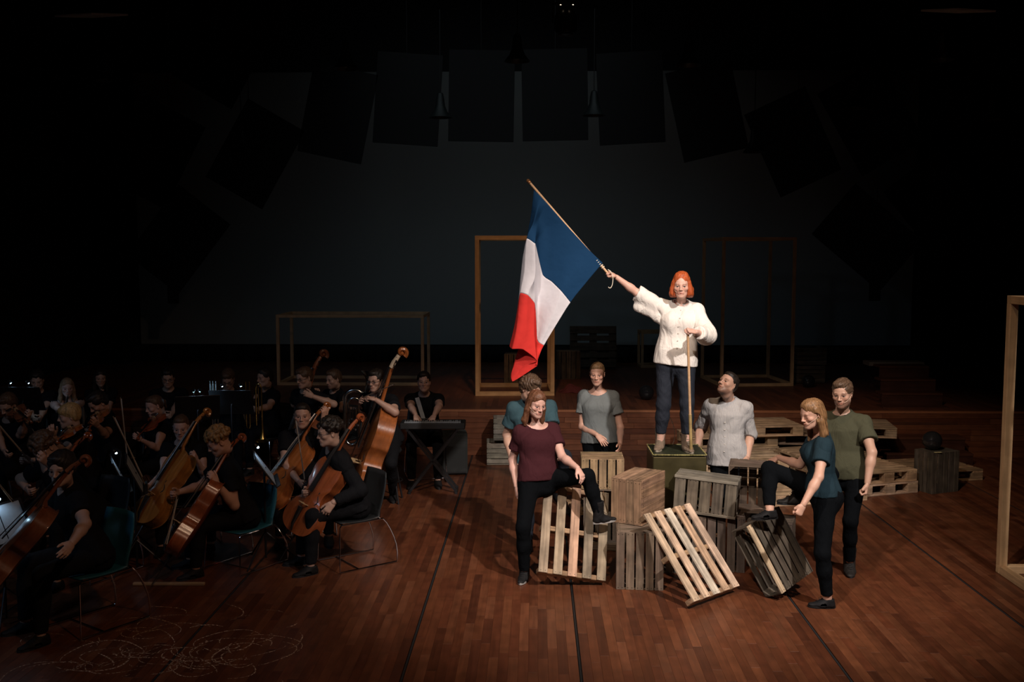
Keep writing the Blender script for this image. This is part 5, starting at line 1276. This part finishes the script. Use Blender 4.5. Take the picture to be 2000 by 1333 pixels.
VC = {'red': (.33, .085, .028), 'orange': (.42, .125, .032), 'brown': (.24, .075, .03), 'amber': (.46, .18, .04)}
def instrument(kind, bot, scr, Yb, sgn, nrm, colr, label, group=None, Ldir=None):
    out, Lt = instrument_meshes(kind)
    B = np.array(bot, float) if len(bot) == 3 else atY(*bot, Yb); 
    T = ik(B, scr[0], scr[1], Lt, sgn)[0] if len(scr) == 2 else np.array(scr, float)
    R = frame(T - B, nrm); root = empty({'cello': 'cello', 'bass': 'double_bass', 'violin': 'violin'}[kind], B, R)
    for nm, ms in out.items():
        for me in ms: link(nm, me, None, root, None, vcol(VC[colr], .02) / .86)
    return tag(root, label, {'cello': 'cello', 'bass': 'double bass', 'violin': 'violin'}[kind], group)
bow0 = None
def bow(a, b, label, nrm=(0, -1, 0)):
    """a = frog end"""
    global bow0
    a, b = np.array(a, float), np.array(b, float)
    if bow0 is None:
        r = empty('bow', (0, 0, 0)); bow0 = r; l = .71
        MB().tube([V(0, t * l, .004 - .012 * sin(pi * t)) for t in np.linspace(0, 1, 12)], [.0042] * 10 + [.0038, .0032], 6).build('stick', M_POLE2, r, smooth=True)
        MB().box((0, l / 2 + .01, -.018), (.008, l - .06, .0012)).build('bow_hair', plain('bow_hair', (.6, .57, .5), .6), r)
        MB().box((0, .045, -.010), (.011, .05, .016), bev=.002).build('frog', M_EBONY, r); MB().box((0, l - .006, -.008), (.007, .012, .022), bev=.002).build('tip', M_EBONY, r)
    else: r = dup(bow0)
    R = frame(b - a, nrm); r.matrix_local = mat4(a, R); return tag(r, label, 'bow', 'bows of the string players')
M_POLE2 = wood('bow_wood', 1, source='base', base=(.30, .20, .13), grain=.1, rough=.4)
# ---- players
O_BLK = cloth('black_cotton', (.0085, .009, .011), .9, .4, 12, spec=.1); O_BLK2 = cloth('black_wool', (.013, .014, .016), .95, .3, 12, spec=.1)
SKO = (.50, .33, .25)
def player(id_, hx, hy, yaw, label, hyaw=None, pit=-8, dx=0, z=1.27, sex='m', H=None, arms=None, hair=('short', H_DARK), sleeve=.6, legs=True, roll=0, lean=.0, skin=SKO, pelz=.545, **kw):
    H = H or (1.78 if sex == 'm' else 1.68); hc = atZ(hx, hy, z * H / 1.78); Y = hc[1]; a = RD(yaw) - math.atan((1046 - hx) / FPX); fw = V(-sin(a), -cos(a), 0)
    nk = hc - V(0, 0, .185 * H / 1.75) - fw * .035
    pel = V(nk[0] + dx / FPX * Y, nk[1], pelz) - fw * (.06 + lean); pel[2] = nk[2] - math.sqrt(max(.01, (.295 * H) ** 2 - (lean + .06) ** 2)) * 1.0
    sp = dict(id=id_, sex=sex, H=H, Y=Y, yaw=yaw, pel=tuple(pel), neck=nk, head=(hx, hy, hyaw if hyaw is not None else yaw, pit, roll), vx=.0168, skin=skin, hair=hair, sit=legs, label=label, seed=hash(id_) % 97 if False else len(INFO) + 3,
        shirt=dict(mat=O_BLK, sleeve=sleeve, hem=-.06, gr=.018, sr=1.3, neckd=.04, neckr=.08, amp=.006), trousers=dict(mat=O_BLK, hem=.05), shoes=dict(kind='shoe', mat=L_BLK), group=None, hsg=-1)
    sp['neck'] = tuple(nk) + (0,) if False else nk
    if arms:
        for q in 'RL':
            if q in arms: sp['arm' + q] = arms[q][:2]; sp['hand' + q] = arms[q][2] if len(arms[q]) > 2 else ('string',)
    for k, v in kw.items():
        if k in ('shirtkw',): sp['shirt'].update(v)
        else: sp[k] = v
    sp['neck'] = list(nk); return person(sp)
_limb = limb
def _nk(p, s_, L): return np.array(s_, float) if isinstance(s_, list) else _limb(p, s_, L)
limb = _nk
player('o1', 118, 908, 72, 'seated cellist at the far left front looking toward the camera', hyaw=28, pit=-4, dx=30, arms=dict(L=((166, 1024, -1), (140, 1062, -1), ('relax',)), R=((96, 1000, 1), (78, 1010, -1))), hair=('fluffy', H_DARK), spread=1.3, iris=(.03, .02, .015), vx=.0125)
player('o2', 84, 868, 62, 'cellist with bushy brown hair bending down behind the front left cellist', hyaw=50, pit=-42, dx=40, z=1.22, lean=.16, arms=dict(R=((40, 935, 1), (52, 955, -1)), L=((120, 930, -1), (93, 905, -1))), hair=('curly', H_BRN))
player('o3', 134, 806, 82, 'fair-haired viola player in profile at the left', hyaw=86, pit=-6, dx=18, arms=dict(L=((118, 880, -1), (104, 852, -1)), R=((110, 900, 1), (60, 900, -1))), hair=('bowl', hairmat('fair_hair', (.42, .27, .11))))
player('o4', 14, 786, 38, 'violinist cut by the left edge of the photo', pit=-28, dx=-4, arms=dict(L=((40, 850, -1), (52, 822, -1)), R=((-5, 850, -1), (8, 880, -1))), hair=('short', H_BRN))
player('o5', 72, 737, 8, 'dim back-row player behind two small lamps at the far left', pit=-22, arms=dict(L=((86, 800, -1), (80, 815, -1)), R=((56, 800, -1), (64, 815, -1))), hair=('short', H_DARK))
player('o6', 131, 752, -5, 'long-haired woman in a strappy top playing the clarinet', pit=-10, sex='f', sleeve=0, arms=dict(L=((152, 795, -1), (141, 796, -1)), R=((112, 798, -1), (138, 810, -1))), hair=('long', hairmat('ash_hair', (.25, .18, .12))), skin=(.50, .37, .33), shirtkw=dict(neckd=.12, neckr=.13))
player('o7', 190, 782, 62, 'dark bearded violinist looking down, left of centre of the orchestra', pit=-32, dx=14, beard=.7, arms=dict(L=((205, 850, -1), (190, 832, -1)), R=((175, 850, 1), (168, 845, -1))), hair=('short', H_DARK), skin=(.50, .29, .20))
player('o8', 196, 734, -4, 'dim back-row player with long dark hair', pit=-6, sex='f', arms=dict(L=((212, 800, -1), (204, 812, -1))), hair=('long', H_DARK))
player('o9', 300, 788, 66, 'woman violinist in a sleeveless black top, violin at her chin', pit=-14, dx=2, sex='f', sleeve=.12, arms=dict(L=((306, 876, -1), (276, 860, -1)), R=((272, 890, 1), (244, 908, -1), ('grip',))), hair=('tied', H_BRN), skin=(.58, .38, .31))
player('o10', 353, 829, 8, 'woman cellist with a top bun behind an amber cello', pit=-10, dx=14, sex='f', sleeve=.35, arms=dict(L=((400, 930, -1), (385, 900, -1)), R=((318, 930, -1), (290, 950, -1))), hair=('bun', H_BRN), skin=(.56, .38, .33), spread=2.0)
player('o11', 425, 856, 80, 'curly-haired cellist with a wrist watch in profile at the front', pit=-28, dx=24, z=1.20, arms=dict(L=((458, 988, -1), (424, 946, -1), ('string', (-.4, -.1, .8), (.6, -.6, .3))), R=((392, 950, 1), (350, 962, -1))), hair=('curly', hairmat('sandy_hair', (.26, .15, .06))), skin=(.56, .34, .25), vx=.0125)
player('o12', 328, 733, 4, 'dim bespectacled back-row player behind the violinist in the sleeveless top', pit=-16, glasses=True, arms=dict(L=((344, 795, -1), (336, 808, -1)), R=((312, 795, -1), (320, 808, -1))), hair=('short', H_DARK))
player('o13', 445, 735, 10, 'dim bespectacled brass player behind a black music stand', pit=-34, glasses=True, arms=dict(R=((425, 795, -1), (418, 775, -1), ('grip',)), L=((462, 795, -1), (440, 790, -1))), hair=('short', H_BRN))
player('o14', 516, 733, 58, 'dim trombone player in profile in the back row', pit=-4, arms=dict(L=((525, 795, -1), (503, 800, -1), ('grip',)), R=((500, 795, 1), (498, 780, -1), ('grip',))), hair=('short', H_DARK))
player('o15', 593, 733, 48, 'bespectacled double bass player reaching across in the back row', pit=-10, dx=4, glasses=True, z=1.40, legs=False, legR=((590, 880, -1), FT(592, 935)), legL=((606, 880, -1), FT(612, 935)), arms=dict(R=((575, 790, 1), (605, 768, -1)), L=((652, 790, -1), (612, 775, -1))), hair=('short', H_BRN))
player('o16', 650, 736, 52, 'bearded back-row player with an open black collar', pit=-8, beard=.5, arms=dict(L=((668, 800, -1), (690, 800, -1)), R=((640, 800, 1), (662, 806, -1))), hair=('short', H_BRN), shirtkw=dict(vee=.10))
player('o17', 590, 806, 4, 'dark-haired cellist looking straight at the camera', pit=0, dx=6, arms=dict(L=((640, 868, -1), (632, 820, -1), ('string', (.3, -.2, .9), (.6, -.6, .3))), R=((556, 905, -1), (583, 940, -1))), hair=('tied', H_DARK), skin=(.56, .34, .25), spread=2.0)
player('o18', 641, 838, 74, 'cellist with a black afro and glasses in profile, hand resting on his knee', pit=-6, dx=26, glasses=True, sleeve=1.92, arms=dict(L=((704, 958, -1), (651, 982, -1), ('drape', (-.35, -.25, -.9), (.1, -.95, .2))), R=((616, 940, 1), (598, 958, -1))), hair=('curly', H_DARK), skin=(.54, .36, .28), vx=.0125, iris=(.03, .02, .015))
player('o19', 733, 738, 32, 'bespectacled double bass player on a stool holding the bow', pit=-4, dx=12, glasses=True, z=1.46, legs=False, legR=((735, 905, -1), FT(742, 960)), legL=((764, 905, -1), FT(768, 965)), arms=dict(L=((772, 806, -1), (726, 776, -1), ('grip', (-.9, -.3, .1), (0, -.4, .9))), R=((716, 808, 1), (706, 790, -1))), hair=('short', H_DARK), skin=(.52, .33, .25))
player('o20', 828, 741, 2, 'keyboard player in a black polo shirt facing the audience', pit=2, dx=2, z=1.30, arms=dict(L=((858, 793, -1), (848, 812, -1), ('drape', (-.1, -.9, -.3), (0, -.1, 1))), R=((803, 795, -1), (812, 812, -1), ('drape', (.1, -.9, -.3), (0, -.1, 1)))), hair=('short', H_DARK), skin=(.52, .35, .28), shirtkw=dict(vee=.07))
# watch
w_ = INFO['o11']['A']['L']; d_ = unit(w_[2] - w_[1]); rt_ = INFO['o11']['root']
wt = MB().tube([(w_[2] - d_ * .03) + R_ for R_ in [frame(d_, (0, 0, 1)) @ V(.033 * cos(t), 0, .030 * sin(t)) for t in np.linspace(0, 2 * pi, 18)]], .0055, 6).lathe([(0, 0), (.017, 0), (.017, .007), (0, .008)], 14, c=w_[2] - d_ * .03 + V(.0, -.034, .0), R=frame((1, 0, 0), (0, -1, 0))).build('watch', plain('steel_watch', (.6, .6, .55), .3, .9), None, smooth=True); wt.parent = rt_; wt.matrix_local = mat4(-V(*rt_.location))
# ---- instruments
CG = 'cellos of the orchestra'
instrument('cello', (-36, 1150), (178, 904), 6.74, -1, (-.88, -.30, .35), 'brown', 'dark cello leaning across the front left player, seen from its side', CG)
instrument('cello', (28, 1064), (180, 856), 8.2, 1, (-.75, -.45, .35), 'red', 'cello of the bushy-haired player, its scroll above the front left cello', CG)
instrument('cello', (280, 1026), (411, 808), 8.75, 1, (-.62, -.76, .12), 'amber', 'amber cello catching the light in front of the woman with the top bun', CG)
instrument('cello', (333, 1086), (481, 858), 8.3, 1, (-.95, -.24, .22), 'red', 'red-brown cello of the curly-haired player with the watch', CG)
instrument('cello', (516, 990), (644, 796), 9.55, 1, (-.66, -.74, .12), 'orange', 'orange cello of the player looking at the camera', CG)
instrument('cello', (578, 1042), (713, 812), 8.75, 1, (-.60, -.78, .18), 'red', 'glossy red cello of the player with the black afro', CG)
BG = 'double basses of the orchestra'
instrument('bass', (700, 968), (800, 690), 11.15, -1, (-.95, -.24, .10), 'orange', 'double bass with a pale pegbox held by the player on the stool', BG)
for o in bpy.data.objects:
    if o.get('label', '').startswith('double bass with a pale'):
        for c_ in o.children:
            if c_.name.startswith('pegbox'): c_.color = (.62, .50, .36, 1); c_['label'] = 'pale cream pegbox'
instrument('bass', (560, 965), (645, 688), 11.9, -1, (-.80, -.55, .10), 'brown', 'darker double bass in the back row, only its scroll clearly seen', BG)
VG = 'violins and violas'
def fiddle(chin, scr, Y, colr, label, nrm=(-.2, -.5, .8)):
    out, Lt = instrument_meshes('violin'); B = atY(*chin, Y); instrument('violin', tuple(B), (scr[0], scr[1]), None, -1, nrm, colr, label, VG)
ho = lambda k: INFO[k]['head'][1]
fiddle((312, 812), (270, 858), ho('o9') - .12, 'red', 'violin held by the woman in the sleeveless top')
fiddle((146, 836), (113, 866), ho('o3') - .12, 'orange', 'viola under the chin of the fair-haired player')
fiddle((198, 806), (176, 842), ho('o7') - .12, 'orange', 'violin of the dark bearded player')
fiddle((28, 800), (62, 826), ho('o4') - .12, 'brown', 'violin of the player cut by the left edge')
for a, b, Y, lb in (((248, 902), (247, 795), 10.1, 'bow held upright by the woman violinist'), ((283, 946), (251, 838), 8.75, 'bow in front of the amber cello'), ((347, 964), (366, 1006), INFO['o11']['A']['R'][2][1] - .06, 'bow on the strings of the cello of the player with the watch'), ((596, 950), (588, 842), 9.5, 'bow held upright before the cellist looking at the camera'), ((31, 990), (7, 897), 7.6, 'bow at the far left edge'), ((76, 925), (44, 840), 8.6, 'bow slanting beside the bushy-haired cellist'), ((706, 778), (756, 753), 11.0, 'bow lying across the neck of the double bass')):
    A_, B_ = atY(*a, Y), atY(*b, Y); l = np.linalg.norm(B_ - A_); bow(A_, A_ + unit(B_ - A_ + V(0, -max(0, .71 - l) * .9, 0)) * .71, lb)
# clarinet
h6 = INFO['o6']; m6 = h6['head'] + h6['RH'] @ V(0, .11, -.065); e6 = m6 + V(.01, -.28, -.55)
cl = empty('clarinet', m6); Rc = frame(e6 - m6, (0, -1, 0))
MB().tube([V(0, y, 0) for y in (0, .05, .08, .3, .56, .62, .66)], [.004, .009, .013, .013, .014, .022, .032], 10).build('body', M_EBONY, cl, mat4((0, 0, 0), Rc), smooth=True)
mb = MB()
for k in range(9): mb.lathe([(0, 0), (.007, .001), (.006, .004), (0, .005)], 8, c=(0, .12 + k * .045, .014)).tube([(.008, .1 + k * .045, .012), (.011, .15 + k * .045, .012)], .0015, 5)
mb.build('keys', M_CHROME, cl, mat4((0, 0, 0), Rc)); tag(cl, 'black clarinet held to the mouth of the long-haired woman', 'clarinet')
# brass
M_BRASS = plain('brass', (.62, .42, .13), .22, 1.0); M_SILV = plain('silvered_brass', (.62, .62, .58), .2, 1.0)
def tubes(name, mat, root, lst, n=8):
    mb = MB()
    for pts, r in lst: mb.tube(pts, r, n)
    return mb.build(name, mat, root, smooth=True)
c = atY(497, 824, 12.2); tb = empty('trombone', c); 
sl_ = []
for dx, hh in ((-.10, .50), (-.055, .50)): sl_.append(([V(dx, 0, -.05), V(dx, 0, hh)], .008))
sl_.append(([V(-.10, 0, -.05), V(-.09, 0, -.085), V(-.065, 0, -.085), V(-.055, 0, -.05)], .008))
tubes('slide', M_BRASS, tb, sl_)
tubes('bell_tubing', M_BRASS, tb, [([V(.02, .02, -.05), V(.02, .02, .42), V(.04, .02, .47), V(.07, .02, .47), V(.09, .02, .42), V(.09, .02, .0)], .010), ([V(.05, .02, .1), V(.05, .02, .42)], .008)])
MB().lathe([(.01, .30), (.014, .18), (.024, .08), (.05, .02), (.10, 0), (.098, .002), (.045, .03), (.02, .1), (.008, .2)], 18, c=(.09, .02, -.25)).build('bell', M_BRASS, tb, smooth=True)
tag(tb, 'brass trombone held upright by the back-row player in profile', 'trombone')
c = atY(418, 800, 11.9); tp_ = empty('flugelhorn', c)
tubes('tubing', M_SILV, tp_, [([V(-.02, 0, -.42), V(-.02, 0, .30)], .012), ([V(.01, 0, -.35), V(.0, 0, .24)], .009), ([V(.04, 0, -.38), V(.045, 0, -.05)], .010), ([V(-.02, 0, -.42), V(0, 0, -.47), V(.03, 0, -.45), V(.04, 0, -.38)], .012)])
mb = MB()
for k in range(3): mb.lathe([(.0, 0), (.013, 0), (.013, .16), (.006, .165), (.006, .19), (.012, .195), (0, .2)], 10, c=(-.035 + .035 * k, -.02, .16))
mb.build('valve', M_SILV, tp_, smooth=True); MB().tube([V(0, .03, -c[2] + .25), V(0, .03, -.38)], .008, 6).tube([V(-.14, .03, -c[2] + .01), V(0, .03, -c[2] + .26), V(.14, .03, -c[2] + .01)], .007, 6).tube([V(0, .2, -c[2] + .01), V(0, .03, -c[2] + .26)], .007, 6).build('peg_stand', M_STEEL, tp_); tag(tp_, 'silvery upright wind instrument in front of the dim bespectacled brass player', 'horn')
c = atY(688, 808, 11.75); tu = empty('tuba', c)
def arc(cx, cz, rx, rz, a0, a1, n=16, y=0): return [V(cx + rx * cos(t), y, cz + rz * sin(t)) for t in np.linspace(a0, a1, n)]
tubes('tubing', M_SILV, tu, [(arc(0.03, .16, .12, .12, pi, .15) , .028), ([V(-.09, 0, .16), V(-.09, 0, -.28)], .022), (arc(-.01, -.28, .08, .10, pi, 2 * pi), .022), (arc(.03, .10, .075, .09, pi, 0, y=-.03), .016), ([V(-.045, -.03, .10), V(-.045, -.03, -.22)], .015), ([V(.07, 0, -.28), V(.07, 0, .1)], .02), (arc(.02, -.1, .05, .05, 0, 2 * pi, y=-.04), .010), (arc(.02, 0.0, .05, .05, 0, 2 * pi, y=-.04), .010)], 10)
MB().lathe([(.03, 0), (.035, .1), (.05, .2), (.09, .28), (.17, .33), (.165, .335), (.08, .29), (.04, .2), (.02, .05)], 22, c=(.12, .03, .14), R=rotm(0, 0, RD(25))).build('bell', M_SILV, tu, smooth=True)
for k in range(3): MB().lathe([(0, 0), (.014, 0), (.014, .12), (.005, .13), (.005, .15), (.011, .155), (0, .16)], 10, c=(-.02 + .035 * k, -.06, -.06)).build('valve', M_SILV, tu, smooth=True)
tag(tu, 'shiny coiled tuba between the two double basses', 'tuba')
# keyboard, stand, speaker
kc = atZ(846, 823, .86); kb = empty('keyboard', kc, rotm(RD(2)))
MB().box((0, 0, -.04), (.78, .30, .075), bev=.01).build('case', M_BLACK, kb)
wk = plain('white_key', (.22, .25, .28), .35)
for i in range(26): link('key', (kme := mesh('key', *box_data((.0245, .14, .012), .001))) if i == 0 else kme, wk if i == 0 else None, kb, mat4((-.325 + .026 * i, -.06, .004)))
mb = MB()
for i in range(26):
    if i % 7 not in (2, 6): mb.box((-.312 + .026 * i, -.03, .014), (.012, .085, .012))
mb.build('black_keys', M_EBONY, kb)
mb = MB()
for y in (-.10, .10): mb.bar((-.3, y, -.09), (.28, y, -.84), .03, .02, up=(0, 1, 0)).bar((.3, y, -.09), (-.28, y, -.84), .03, .02, up=(0, 1, 0))
for x, z in ((-.3, -.085), (.3, -.085), (-.28, -.845), (.28, -.845)): mb.bar((x, -.16, z), (x, .16, z), .03, .03)
mb.build('stand', M_STEEL, kb); tag(kb, 'electronic keyboard on a black cross stand before the keyboard player', 'keyboard')
sh = empty('sheet_music', kc + V(-.15, .14, .0), rotm(RD(8), RD(-12), 0)); MB().box((-.02, 0, .13), (.05, .003, .28), rotm(0, 0, RD(-16))).build('page', M_GLASSW, sh); MB().box((.03, .0, .005), (.12, .03, .01)).build('holder', M_BLACK, sh)
tag(sh, 'sheet of music standing at the left end of the keyboard', 'sheet music')
sc_ = atZ(884, 931, 0); sp_ = empty('loudspeaker', sc_ + V(0, .22, 0), rotm(RD(8)))
MB().box((0, 0, .28), (.34, .32, .54), bev=.015).build('cabinet', plain('speaker_carpet', (.022, .026, .025), .9, noise=.4, scale=200), sp_)
MB().box((0, -.162, .28), (.30, .008, .48), bev=.003).build('grille', plain('grille', (.012, .014, .014), .6, noise=.5, scale=300), sp_)
for x in (-.13, .13): MB().box((x, -.1, .005), (.04, .04, .01)).build('foot', M_BLACK, sp_)
MB().box((0, -.17, .035), (.30, .004, .012)).build('trim_strip', M_STEEL, sp_)
tag(sp_, 'dark floor loudspeaker below the right end of the keyboard', 'speaker')
# ---- chairs
M_SHELL = {'teal': plain('teal_shell', (.012, .085, .115), .5), 'black': plain('black_shell', (.012, .014, .016), .5)}
CH = {}
def chair(loc, yaw, colr, label, seat=.45):
    if colr not in CH:
        r = empty('chair', (0, 0, 0)); CH[colr] = r; first = True
        vs, fs = [], []; nu, nv = 9, 16
        for j in range(nv):
            t = j / (nv - 1)
            if t < .5: y, z = -.23 + .42 * t / .5, seat + .005 - .015 * sin(pi * t / .5); w0 = .22
            else: k = (t - .5) / .5; y, z = .19 + .03 * sin(pi * k * .5) * 1.5 + .05 * k, seat + .05 + .36 * k; w0 = .215 - .035 * k ** 3
            for i in range(nu):
                u = i / (nu - 1) * 2 - 1; vs.append((u * w0, y - (.03 * u * u if t > .5 else 0), z + (.012 * u * u if t < .5 else 0)))
        fs = [(j * nu + i, j * nu + i + 1, (j + 1) * nu + i + 1, (j + 1) * nu + i) for j in range(nv - 1) for i in range(nu - 1)]
        for nm, a, b in (('seat', 0, 8), ('backrest', 7, nv - 1)):
            m_ = mesh(nm, [vs[k] for k in range(a * nu, (b + 1) * nu)], [tuple(i - a * nu for i in f) for f in fs if min(f) >= a * nu and max(f) < (b + 1) * nu], True)
            o = link(nm, m_, M_SHELL[colr], r); so = o.modifiers.new('s', 'SOLIDIFY'); so.thickness = .008
        for q in (-1, 1):
            x = q * .215; f = MB().tube([V(x, .20, seat - .01), V(x, -.22, seat - .012), V(x, -.235, seat - .03), V(x * 1.08, -.25, .012), V(x * 1.08, .33, .012), V(x * 1.08, .338, .03), V(x * 1.075, .34, .10), V(x * 1.065, .33, .18), V(x * 1.05, .305, .26), V(x * 1.03, .27, .34), V(x * 1.01, .235, .40), V(x, .20, seat - .01)], .0078, 8); f.build('leg_frame', M_CHROME, r, smooth=True)
        for a_, b_, r_ in ((V(-.22, -.06, .012), V(.22, -.06, .012), .006), (V(-.215, -.2, seat - .012), V(.215, -.2, seat - .012), .007), (V(-.215, .18, seat - .012), V(.215, .18, seat - .012), .007)): MB().tube([a_, b_], r_, 6).build('crossbar', M_CHROME, r, smooth=True)
    else: r = dup(CH[colr])
    r.matrix_local = mat4(loc, rotm(-RD(yaw))); return tag(r, label, 'chair', 'orchestra chairs')
names = dict(o1='chrome chair under the front left cellist', o2='chair of the bushy-haired cellist', o3='chair of the fair-haired viola player', o4='chair of the violinist at the left edge', o5='chair of the back-row player at the far left', o6='chair of the clarinet player', o7='chair of the dark bearded violinist', o8='chair of the dim player with long dark hair', o9='chair of the woman violinist', o10='chair of the woman cellist with the bun', o11='teal-backed chrome chair under the curly-haired cellist', o12='chair of the bespectacled back-row player', o13='chair behind the black music stand', o14='chair of the trombone player', o16='chair of the bearded back-row player', o17='chair of the cellist looking at the camera', o18='chrome chair with black back under the cellist with the afro', o20='chair of the keyboard player')
for k, lb in names.items():
    I = INFO[k]; hipL, kn, an = I['L']['L']; f_ = unit((kn - hipL) * V(1, 1, 0)); yw = math.degrees(math.atan2(-f_[0], -f_[1])); zs = min(.47, max(.36, I['pel'][2] - .115))
    yw = yw - 22 if k == 'o11' else yw; ch = chair((I['pel'][0] - f_[0] * .0, I['pel'][1] - f_[1] * .0, 0), yw, 'teal' if k in ('o11', 'o1') else 'black', lb); ch.scale = (1, 1, zs / .45)
# stool for the bassist
I = INFO['o19']; so_ = empty('stool', (I['pel'][0], I['pel'][1], 0)); zz_ = I['pel'][2] - .12
MB().lathe([(0, 0), (.17, 0), (.18, .02), (.17, .045), (0, .05)], 20, c=(0, 0, zz_ - .05)).build('seat', M_SHELL['black'], so_, smooth=True)
for k in range(4):
    a = pi / 4 + k * pi / 2; MB().tube([V(.1 * cos(a), .1 * sin(a), zz_ - .05), V(.22 * cos(a), .22 * sin(a), .0)], .011, 7).build('leg', M_STEEL, so_, smooth=True)
MB().tube([V(.18 * cos(t), .18 * sin(t), .25) for t in np.linspace(0, 2 * pi, 20)], .007, 6).build('footring', M_STEEL, so_, smooth=True)
tag(so_, 'round black stool under the double bass player', 'stool')
# ---- music stands with lamps
mL, nt, b = new_mat('lamp_glow'); b.inputs['Emission Color'].default_value = (.45, .75, 1, 1); b.inputs['Emission Strength'].default_value = 30; b.inputs['Base Color'].default_value = (.1, .1, .1, 1)
M_DESK = plain('stand_black', (.012, .012, .013), .45)
def stand(px, py, Y, yaw, label, lamps=(), tilt=25, sheet=True, e=.8):
    c = atY(px, py, Y); root = empty('music_stand', (c[0], c[1], 0)); h = c[2]; R = rotm(-RD(yaw), RD(-tilt), 0)
    MB().box((0, 0, 0), (.50, .008, .33), bev=.002).box((0, -.02, -.165), (.50, .05, .008)).build('desk', M_DESK, root, mat4((0, 0, h), R))
    if sheet: MB().box((-.11, -.008, .0), (.21, .002, .29)).box((.11, -.008, .0), (.21, .002, .29)).build('sheet', M_GLASSW, root, mat4((0, 0, h), R))
    MB().tube([V(0, 0, .05), V(0, 0, h - .05), V(0, .03, h)], .011, 7).build('pole', M_STEEL, root, smooth=True)
    for k in range(3):
        a = RD(yaw) + k * 2 * pi / 3; MB().tube([V(0, 0, .30), V(.30 * cos(a), .30 * sin(a), .01)], .008, 6).build('leg', M_STEEL, root, smooth=True)
    for dx in lamps:
        p = V(dx, -.06, .21); pw = R @ p
        lo = MB().lathe([(0, -.02), (.018, -.018), (.022, 0), (.012, .018), (0, .02)], 10).build('lamp_head', M_DESK, root, mat4(pw + V(0, 0, h), R), smooth=True)
        MB().lathe([(0, -.011), (.009, -.006), (.011, 0), (.009, .006), (0, .011)], 10, c=(0, -.008, -.026)).build('bulb', mL, lo)
        MB().tube([R @ V(dx, -.0, .165) + V(0, 0, h), R @ V(dx, -.02, .2) + V(0, 0, h), pw + V(0, 0, h)], .004, 5).build('gooseneck', M_STEEL, root, smooth=True)
        ld = bpy.data.lights.new('stand_light', 'SPOT'); ld.energy = e; ld.color = (.55, .78, 1.0); ld.spot_size = RD(150); ld.spot_blend = .6; ld.shadow_soft_size = .03
        lo2 = bpy.data.objects.new('stand_light', ld); COL.objects.link(lo2); lo2.parent = root; lo2.location = pw + V(0, 0, h) + R @ V(0, -.03, -.03); lo2.rotation_euler = (Vector(R @ V(0, .25, -1)) ).to_track_quat('-Z', 'Y').to_euler()
    return tag(root, label, 'music stand', 'music stands of the orchestra')
stand(44, 779, 11.9, 180, 'music stand with two lamps before the far left back-row player', (-.09, .13))
stand(452, 786, 11.6, 178, 'music stand with two lamps before the brass player', (-.12, .10))
stand(386, 797, 11.4, 160, 'music stand with a bright twin lamp left of the brass player', (-.03, .04), e=1.2)
stand(262, 925, 8.7, -112, 'music stand in front of the amber cello seen edge on', ())
stand(232, 925, 9.4, -116, 'music stand with one lamp between the violinist and the bearded player', (.02,), e=.6)
stand(516, 915, 9.0, -108, 'music stand with a bright page edge left of the orange cello', (.04,), tilt=35, e=.9)
stand(70, 858, 9.3, -125, 'music stand before the fair-haired player', ())
stand(4, 1025, 7.4, -72, 'music stand at the left edge before the front cello', (.0,), e=.9)
# ---- things on the floor
bt = MB().box(atZ(330, 1141, .012), (.62, .04, .022), rotm(RD(1)), bev=.003).build('batten', M_LATH, None, color=(.35, .24, .15)); tag(bt, 'pale wooden batten lying on the floor behind the curly-haired cellist\'s foot', 'batten')
ms = MB(); g = np.random.default_rng(5)
for k in range(95):
    cx_, cy_ = g.normal(410, 120), g.normal(1262, 30) if k % 3 else g.normal(1290, 22)
    if k % 5 == 0: cx_, cy_ = g.normal(170, 60), g.normal(1285, 20)
    if cx_ > 545: continue
    c = atZ(cx_, min(max(cy_, 1200), 1340), 0); r1 = g.uniform(.05, .34); a0 = g.uniform(0, 6.3); a1 = a0 + g.uniform(.5, 3.6); n_ = 22; wd = g.uniform(.002, .006); ec = g.uniform(.6, 1); vs = []
    for i in range(n_):
        t = a0 + (a1 - a0) * i / (n_ - 1); rr = r1 * (1 + .08 * sin(3 * t + k)); w2 = wd * (.3 + sin(pi * i / (n_ - 1)))
        for s_ in (-1, 1): vs.append((c[0] + (rr + s_ * w2) * cos(t), c[1] + (rr * ec + s_ * w2) * sin(t), .0012))
    ms.add(vs, [(2 * i, 2 * i + 1, 2 * i + 3, 2 * i + 2) for i in range(n_ - 1)])
mc, nt, b = new_mat('pale_scuff'); L = nt.links.new; b.inputs['Base Color'].default_value = (.60, .42, .30, 1); b.inputs['Roughness'].default_value = .9
tc = N(nt, 'ShaderNodeTexCoord'); nz = N(nt, 'ShaderNodeTexNoise'); nz.inputs['Scale'].default_value = 60; L(tc.outputs['Object'], nz.inputs['Vector']); mr = N(nt, 'ShaderNodeMapRange'); mr.inputs[1].default_value = .42; mr.inputs[2].default_value = .6; L(nz.outputs[0], mr.inputs[0]); mu = N(nt, 'ShaderNodeMath', operation='MULTIPLY'); mu.inputs[1].default_value = .85; L(mr.outputs[0], mu.inputs[0]); L(mu.outputs[0], b.inputs['Alpha'])
so_ = ms.build('scuff_marks', mc, floor); tag(so_, kind='stuff')
# loose cord behind the flag bearer's boot
cd_ = [atY(x, y, 9.75) for x, y in ((1303, 808), (1313, 825), (1318, 850), (1312, 872), (1298, 884))]
cdo = MB().tube([bez(cd_, t) for t in np.linspace(0, 1, 20)], .003, 6).build('cable', M_CORD, None, smooth=True); cdo.parent = tr; cdo.matrix_local = mat4(-V(*tr.location))
